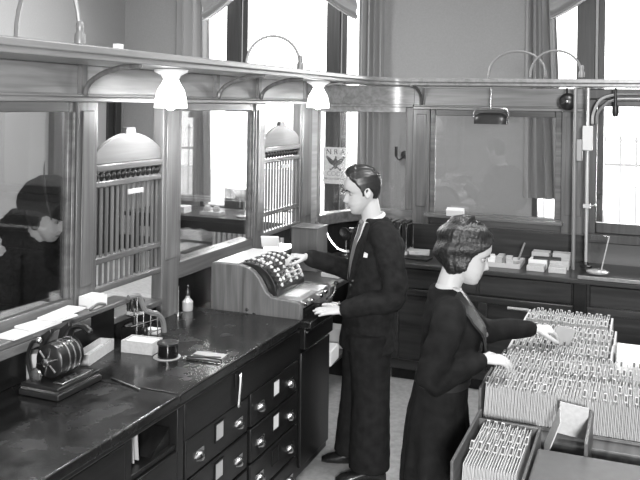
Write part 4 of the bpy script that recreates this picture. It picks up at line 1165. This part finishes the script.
# jacket
m = MB()
man.torso(m, [(.715, .012, 0, .205, .150), (.76, .015, 0, .200, .146), (.90, .025, 0, .185, .135), (1.02, .04, 0, .180, .130), (1.18, .060, 0, .198, .138), (1.30, .072, 0, .205, .132), (1.37, .072, 0, .180, .105), (1.425, .062, 0, .12, .08), (1.455, .052, 0, .075, .068)])
LWc = LW + (LE - LW).normalized() * .035; RWc = RW + (RE - RW).normalized() * .03
m.tube([P(.085, -.14, 1.375), P(.11, -.205, 1.31), LE, LE.lerp(LWc, .5), LWc], [.082, .080, .068, .062, .052], 18, sub=4)
m.tube([P(.06, .14, 1.375), P(.05, .205, 1.31), RE, RE.lerp(RWc, .5), RWc], [.082, .080, .066, .060, .050], 18, sub=4)
def wrinkle(co):
    near = math.exp(-((co - LE).length / .16) ** 2) + math.exp(-((co - RE).length / .16) ** 2)
    return (.004 + .009 * near) * noise.noise(Vector((co.x * 14, co.y * 14, co.z * 22))) + .003 * noise.noise(co * 30)
remesh('jacket', m, SUIT, man.root, .008, 4, disp=wrinkle)
# shirt, collar, tie, lapels
def chest(s, z, out):          # a point on the front of the torso: s to the man's left, z up
    tab = [(.68, (.012, .150)), (.90, (.025, .135)), (1.02, (.04, .130)), (1.18, (.06, .138)), (1.30, (.072, .132)), (1.37, (.072, .105)), (1.425, (.062, .08)), (1.46, (.05, .068))]
    cu = interp([(a, b[0]) for a, b in tab], z); fr = interp([(a, b[1]) for a, b in tab], z); sd = interp([(.9, .185), (1.18, .198), (1.30, .205), (1.37, .18), (1.425, .12), (1.46, .075)], z)
    k = math.sqrt(max(.05, 1 - min(1, abs(s) / sd) ** 2))
    return P(cu, 0, z) + man.f * (fr * k + out) - man.r * s
def strip(m, pts_a, pts_b, thick):
    rs = []
    for a, b in zip(pts_a, pts_b):
        rs.append([a, b, b - man.f * thick, a - man.f * thick])
    return m.rings(rs, True)
zs = [1.10 + .037 * i for i in range(10)]
def vw(z): return .004 + .052 * ((z - 1.10) / .33)
m = strip(MB(), [chest(-vw(z), z, .013) for z in zs], [chest(vw(z), z, .013) for z in zs], .016)
m.tube([P(.042, 0, 1.452) + man.f * (.062 * math.cos(a)) + man.r * (.060 * math.sin(a)) + UP * (.026 * -math.cos(a)) for a in [2 * PI * j / 20 for j in range(20)]], (.004, .011), 8, closed=True, flat=(0, 0, 1))
part0('shirt', m, SHIRT, man, 'white shirt front and collar')
m = strip(MB(), [chest(-(.010 + .018 * (1.42 - z) / .3), z, .021) for z in zs], [chest(.010 + .018 * (1.42 - z) / .3, z, .013) for z in zs], .009)
m.ball(chest(0, 1.425, .016), (.015, .014, .018), 10)
part0('tie', m, TIE, man, 'grey necktie')
m = MB()
for s in (-1, 1):
    strip(m, [chest(s * vw(z), z, .021) for z in zs], [chest(s * (vw(z) + .045 * math.sin(PI * min(1, .1 + .95 * (z - 1.10) / .36)) + .006), z, .020) for z in zs], .018)
part0('lapel', m, SUIT, man)
m = MB().rbox(chest(.115, 1.265, .008), (.022, .034, .020), (.1, .15, .25))
part0('pocket_handkerchief', m, SHIRT, man, 'white pocket handkerchief')
m = MB()
for z in (.98, 1.07): m.ball(chest(.0, z, .004), .011, 10)
part0('button', m, BLACKM, man)
m = MB()
m.tube([LWc, LWc.lerp(LW, .55)], .036, 14, cap='flat'); m.tube([RWc, RWc.lerp(RW, .55)], .035, 14, cap='flat')
part0('cuff', m, SHIRT, man, 'white shirt cuffs')
m = MB(); shoe(m, P(.12, -.11, .002), -RV * 1 - DV * .1); shoe(m, P(.045, .10, .002), -RV * 1 + DV * .1)
part0('shoes', m, SHOE, man)

# ---- the woman at the card file
wo = Fig('person', 'woman with waved bobbed hair in dark dress sorting cards at the file', (-.715, 3.217, 0), math.radians(-8))
P = wo.P
Hw = frame_for(math.radians(-4), .30, P(.052, 0, 1.500), RV, DV)
m = head_grid(nose=.85); ears(m); m.xf(Hw)
m.tube([P(-.03, 0, 1.25), P(-.02, 0, 1.35), P(.015, 0, 1.45)], [.06, .049, .049], 18, sub=3)
wo.torso(m, [(.8, -.05, 0, .12, .08), (1.1, -.02, 0, .13, .09), (1.25, -.018, 0, .12, .075), (1.32, -.024, 0, .075, .054), (1.37, -.02, 0, .05, .048)])
WRS, WRE, WRW = P(-.035, -.155, 1.285), P(-.115, -.20, 1.045), P(.10, -.145, 1.115)
WLS, WLE, WLW = P(-.02, .155, 1.285), P(.18, .27, 1.115), P(.42, .32, 1.105)
m.tube([WRS, WRE, WRW], [.04, .033, .023], 12); m.tube([WLS, WLE, WLW], [.04, .033, .023], 12)
hand(m, WRW, P(.16, .03, -.015), P(-.1, -.3, 1), P(0, 1, .3), (.3, .35, .4, .5), .92, .8)
hand(m, WLW, P(.15, .03, -.005), P(0, -.25, 1), P(0, -1, .1), (.55, .7, .75, .8), .92, 1.0)
for w in (-.075, .075):
    m.tube([P(-.05, w, .85), P(-.04, w, .46), P(-.05, w, .07)], [.07, .05, .035], 12)
remesh('body', m, SKIN, wo.root, .0042, 2)
face_bits(wo, Hw, .003)
line = [(0, .080), (30, .068), (52, .045), (70, .022), (82, -.012), (92, -.048), (110, -.066), (180, -.080)]
def th_w(a, z, p): return .014 + .010 * max(0, (a - 60) / 120) + .012 * math.exp(-((z + .03) / .035) ** 2) * (a > 75) + .006 * (a > 120)
hw_ = head_grid(hair_off(line, th_w, wave=lambda th, z, p: .0055 * math.sin(3.2 * abs(th) + z * 105) * (.35 + .65 * min(1, abs(th) / 1.0)) + .0012 * math.sin(th * 40)), 120, 90)
part0('hair', hw_.xf(Hw), HAIRW, wo, 'dark bob set in finger waves')
m = MB()
TW = [(.30, -.045, 0, .235, .18), (.55, -.05, 0, .21, .15), (.80, -.055, 0, .188, .128), (.93, -.045, 0, .165, .112), (1.02, -.03, 0, .150, .105), (1.12, -.008, 0, .155, .118), (1.20, .0, 0, .162, .122), (1.27, -.015, 0, .160, .096), (1.322, -.024, 0, .126, .076), (1.362, -.034, 0, .078, .058)]
wo.torso(m, TW)
m.tube([P(-.03, -.12, 1.285), P(-.05, -.175, 1.23), WRE, WRE.lerp(WRW, .5), WRW + (WRE - WRW).normalized() * .02], [.068, .066, .056, .048, .036], 18, sub=4)
m.tube([P(-.02, .12, 1.285), P(.03, .18, 1.235), WLE, WLE.lerp(WLW, .5), WLW + (WLE - WLW).normalized() * .02], [.068, .066, .053, .046, .036], 18, sub=4)
def wrw(co):
    near = math.exp(-((co - WRE).length / .14) ** 2) + math.exp(-((co - WLE).length / .14) ** 2)
    sk = max(0, min(1, (.95 - co.z) / .3))
    a = math.atan2(co.y, co.x + .03)
    return (.003 + .008 * near) * noise.noise(Vector((co.x * 16, co.y * 16, co.z * 24))) + sk * .008 * math.sin(a * 14) 
remesh('dress', m, DRESS, wo.root, .008, 4, disp=wrw)
def wchest(s, z, out):
    cu = interp([(a[0], a[1]) for a in TW], z); sd = interp([(a[0], a[3]) for a in TW], z); fr = interp([(a[0], a[4]) for a in TW], z)
    k = math.sqrt(max(.04, 1 - min(1, abs(s) / sd) ** 2))
    return P(cu, 0, z) + wo.f * (fr * k + out) + wo.r * s
m = MB()
zs = [1.13 + .024 * i for i in range(11)]
def wv(z): return .006 + .052 * max(0, (z - 1.15) / .21)
rs = [[wchest(-wv(z), z, .005), wchest(0, z, .006), wchest(wv(z), z, .005), wchest(wv(z), z, -.006), wchest(0, z, -.006), wchest(-wv(z), z, -.006)] for z in zs if z > 1.17]
part0('neckline', MB().rings(rs, True), SKIN, wo, 'bare skin at the neckline')
for s in (-1, 1):
    rs = []
    for i in range(15):
        t = i / 14; z = 1.385 - .29 * t
        inner = wchest(s * (.058 - .05 * t), min(z, 1.355), .010 + .012 * t)
        wid = .05 + .035 * math.sin(PI * min(1, t * 1.1)) 
        outer = wchest(s * (.058 - .05 * t + wid), min(z, 1.35) - .01, .014 + .030 * t)
        rs.append([inner, outer, outer - wo.f * .008 - UP * .003, inner - wo.f * .008])
    part0('collar', MB().rings(rs, True), DRESSL, wo, 'wide satin collar flap')
part0('brooch', MB().ball(wchest(0, 1.175, .016), .011, 10), STEEL, wo, 'small bright brooch')
part0('belt', wo.torso(MB(), [(.985, -.036, 0, .158, .112), (1.0, -.034, 0, .158, .112), (1.015, -.031, 0, .158, .112)]), DRESSL, wo)
m = MB(); shoe(m, P(-.12, -.08, .002), RV, .25); shoe(m, P(-.11, .08, .002), RV, .25)
part0('shoes', m, SHOE, wo)
# the card she lifts
cpos = wo.base + P(.56, .345, 1.068)
solo('index_card', MB().rbox((cpos.x, cpos.y, cpos.z), (.085, .003, .095), (.35, .22, .38)), GREYP, 'grey card held up in the fingers of the woman at the file', 'card')

# ---- the customer behind the glass
cu_ = Fig('person', 'woman in black felt hat and fur coat waiting behind the glass', (-2.80, 3.20, 0), math.radians(-25))
P = cu_.P
Hc = frame_for(math.radians(-12), .42, P(.034, 0, 1.520), RV, DV) @ Matrix.Scale(1.04, 4)
m = head_grid(nose=.8); ears(m); m.xf(Hc)
m.tube([P(-.06, 0, 1.25), P(-.03, 0, 1.38), P(.0, 0, 1.48)], [.06, .05, .052], 16, sub=3)
cu_.torso(m, [(.8, -.06, 0, .13, .09), (1.2, -.05, 0, .14, .09), (1.32, -.05, 0, .10, .06)])
CR = [(P(-.07, -.17, 1.27), P(-.02, -.22, 1.03), P(.14, -.12, 1.09)), (P(-.03, .17, 1.27), P(.05, .22, 1.03), P(.17, .08, 1.09))]
for i, (a, b, c) in enumerate(CR):
    m.tube([a, b, c], [.04, .033, .024], 12)
    hand(m, c, P(.15, .04 if i == 0 else -.04, .0), P(0, 0, 1), P(0, 1 if i == 0 else -1, .2), (.25, .3, .35, .4), .92)
for w in (-.075, .075): m.tube([P(-.05, w, .8), P(-.05, w, .07)], [.07, .036], 12)
remesh('body', m, plain('brightened_skin', .62, .5, spec=.3), cu_.root, .0045, 2)  # skin colour lightened to stand in for strong light on her face
face_bits(cu_, Hc, .003)
line = [(0, .09), (60, .05), (80, .01), (92, -.05), (110, -.07), (180, -.085)]
part0('hair', head_grid(hair_off(line, lambda a, z, p: .020), 84, 70).xf(Hc), HAIRW, cu_)
m = MB(); rs = []
for i in range(15):
    t = i / 14; z = .018 + .172 * t
    k = [(0, 1.18), (.12, 1.36), (.3, 1.42), (.6, 1.26), (.85, .84), (1, .25)]
    q = interp(k, t)
    rs.append([Vector((  .088 * q * math.cos(a) * 1.02, -.012 - .014 * t + .114 * q * math.sin(a), z + .020 * math.sin(a) * (1 - t) - .040 * max(0, -math.sin(a) - .1) * (1 - t) + .012 * math.cos(a * 2 + .5) * (1 - t))) for a in [2 * PI * j / 40 for j in range(40)]])
rs.append([Vector((.002 * math.cos(a), -.026 + .002 * math.sin(a), .197)) for a in [2 * PI * j / 40 for j in range(40)]])
hat = m.rings(rs, True).xf(Hc)
part0('hat', hat, FELT, cu_, 'draped black felt hat')
q = MB().tube([(.112, .075, .03), (.118, .03, .09), (.095, -.03, .15), (.055, -.085, .205), (.035, -.11, .235)], [.003, .006, .006, .004, .0015], 8, sub=4)
part0('quill', q.xf(Hc), BLACKM, cu_, 'slim quill on the hat')
m = MB()
cu_.torso(m, [(.30, -.07, 0, .26, .21), (.8, -.07, 0, .25, .19), (1.1, -.06, 0, .245, .17), (1.26, -.055, 0, .22, .140), (1.33, -.04, 0, .15, .11), (1.385, -.03, 0, .10, .085)])
for i, (a, b, c) in enumerate(CR):
    m.tube([a, b, b.lerp(c, .5), c + (b - c).normalized() * .03], [.10, .085, .08, .066], 16, sub=3)
ring = [P(-.045, 0, 1.398) + cu_.f * (.095 * math.cos(a)) + cu_.r * (.095 * math.sin(a)) - UP * (.085 * math.cos(a)) for a in [2 * PI * j / 20 for j in range(20)]]
m.tube(ring, .064, 10, closed=True)
remesh('fur_coat', m, FUR, cu_.root, .010, 2, 'black fur coat with full collar', disp=lambda co: .012 * noise.noise(co * 45) + .008 * noise.noise(co * 18))
m = MB(); shoe(m, P(-.12, -.08, .002), RV, .25); shoe(m, P(-.12, .08, .002), RV, .25)
part0('shoes', m, SHOE, cu_)

# ------------------------------------------------------------------ camera, light, view
cam = bpy.data.cameras.new('camera'); co = bpy.data.objects.new('camera', cam); COL.objects.link(co)
cam.sensor_width = 36; cam.lens = 45.0
cam.shift_x = 0; cam.shift_y = -137 / 640
yaw = math.atan2(SN, CS); roll = .014
co.location = (0, 0, 2.10)
co.rotation_euler = (Matrix.Rotation(yaw, 4, 'Z') @ Matrix.Rotation(PI / 2, 4, 'X') @ Matrix.Rotation(roll, 4, 'Z')).to_euler()
cam.clip_start = .05; cam.clip_end = 100
SC.camera = co

w = bpy.data.worlds.new('sky'); SC.world = w; w.use_nodes = True
bg = w.node_tree.nodes['Background']; bg.inputs['Color'].default_value = g(1); bg.inputs['Strength'].default_value = 4.0
def area(name, loc, target, sx, sy, e):
    l = bpy.data.lights.new(name, 'AREA'); l.shape = 'RECTANGLE'; l.size = sx; l.size_y = sy; l.energy = e
    o = bpy.data.objects.new(name, l); COL.objects.link(o); o.location = loc
    o.rotation_euler = (Vector(target) - Vector(loc)).to_track_quat('-Z', 'Y').to_euler()
    return o
area('window_daylight', (-4.35, YN + .5, 2.4), (-4.0, 4, 1.0), 2.4, 3.2, 650)
area('window_daylight', (.1, YN + .5, 2.4), (-.1, 4, 1.0), 2.4, 3.2, 450)
area('photographer_flash', (.7, -1.6, 2.3), (-1.1, 4.2, 1.2), .5, .5, 380)
area('overhead_fill', (.1, 3.9, ZC - .25), (.1, 3.9, 0), 1.2, 1.2, 130)  # added fill light brightening the rear; no lamp hangs here
area('overhead_fill', (-4.4, 6.0, ZC - .25), (-4.4, 6.0, 0), 1.2, 1.2, 200)  # added fill light for the lobby, without a lamp of its own
vs = SC.view_settings
SC.display_settings.display_device = 'sRGB'
vs.view_transform = 'Standard'; vs.look = 'None'; vs.exposure = 0.0; vs.gamma = 1; vs.use_curve_mapping = False
SC.cycles.use_denoising = True
SC.cycles.max_bounces = 8; SC.cycles.transparent_max_bounces = 16
SC.cycles.sample_clamp_indirect = 6
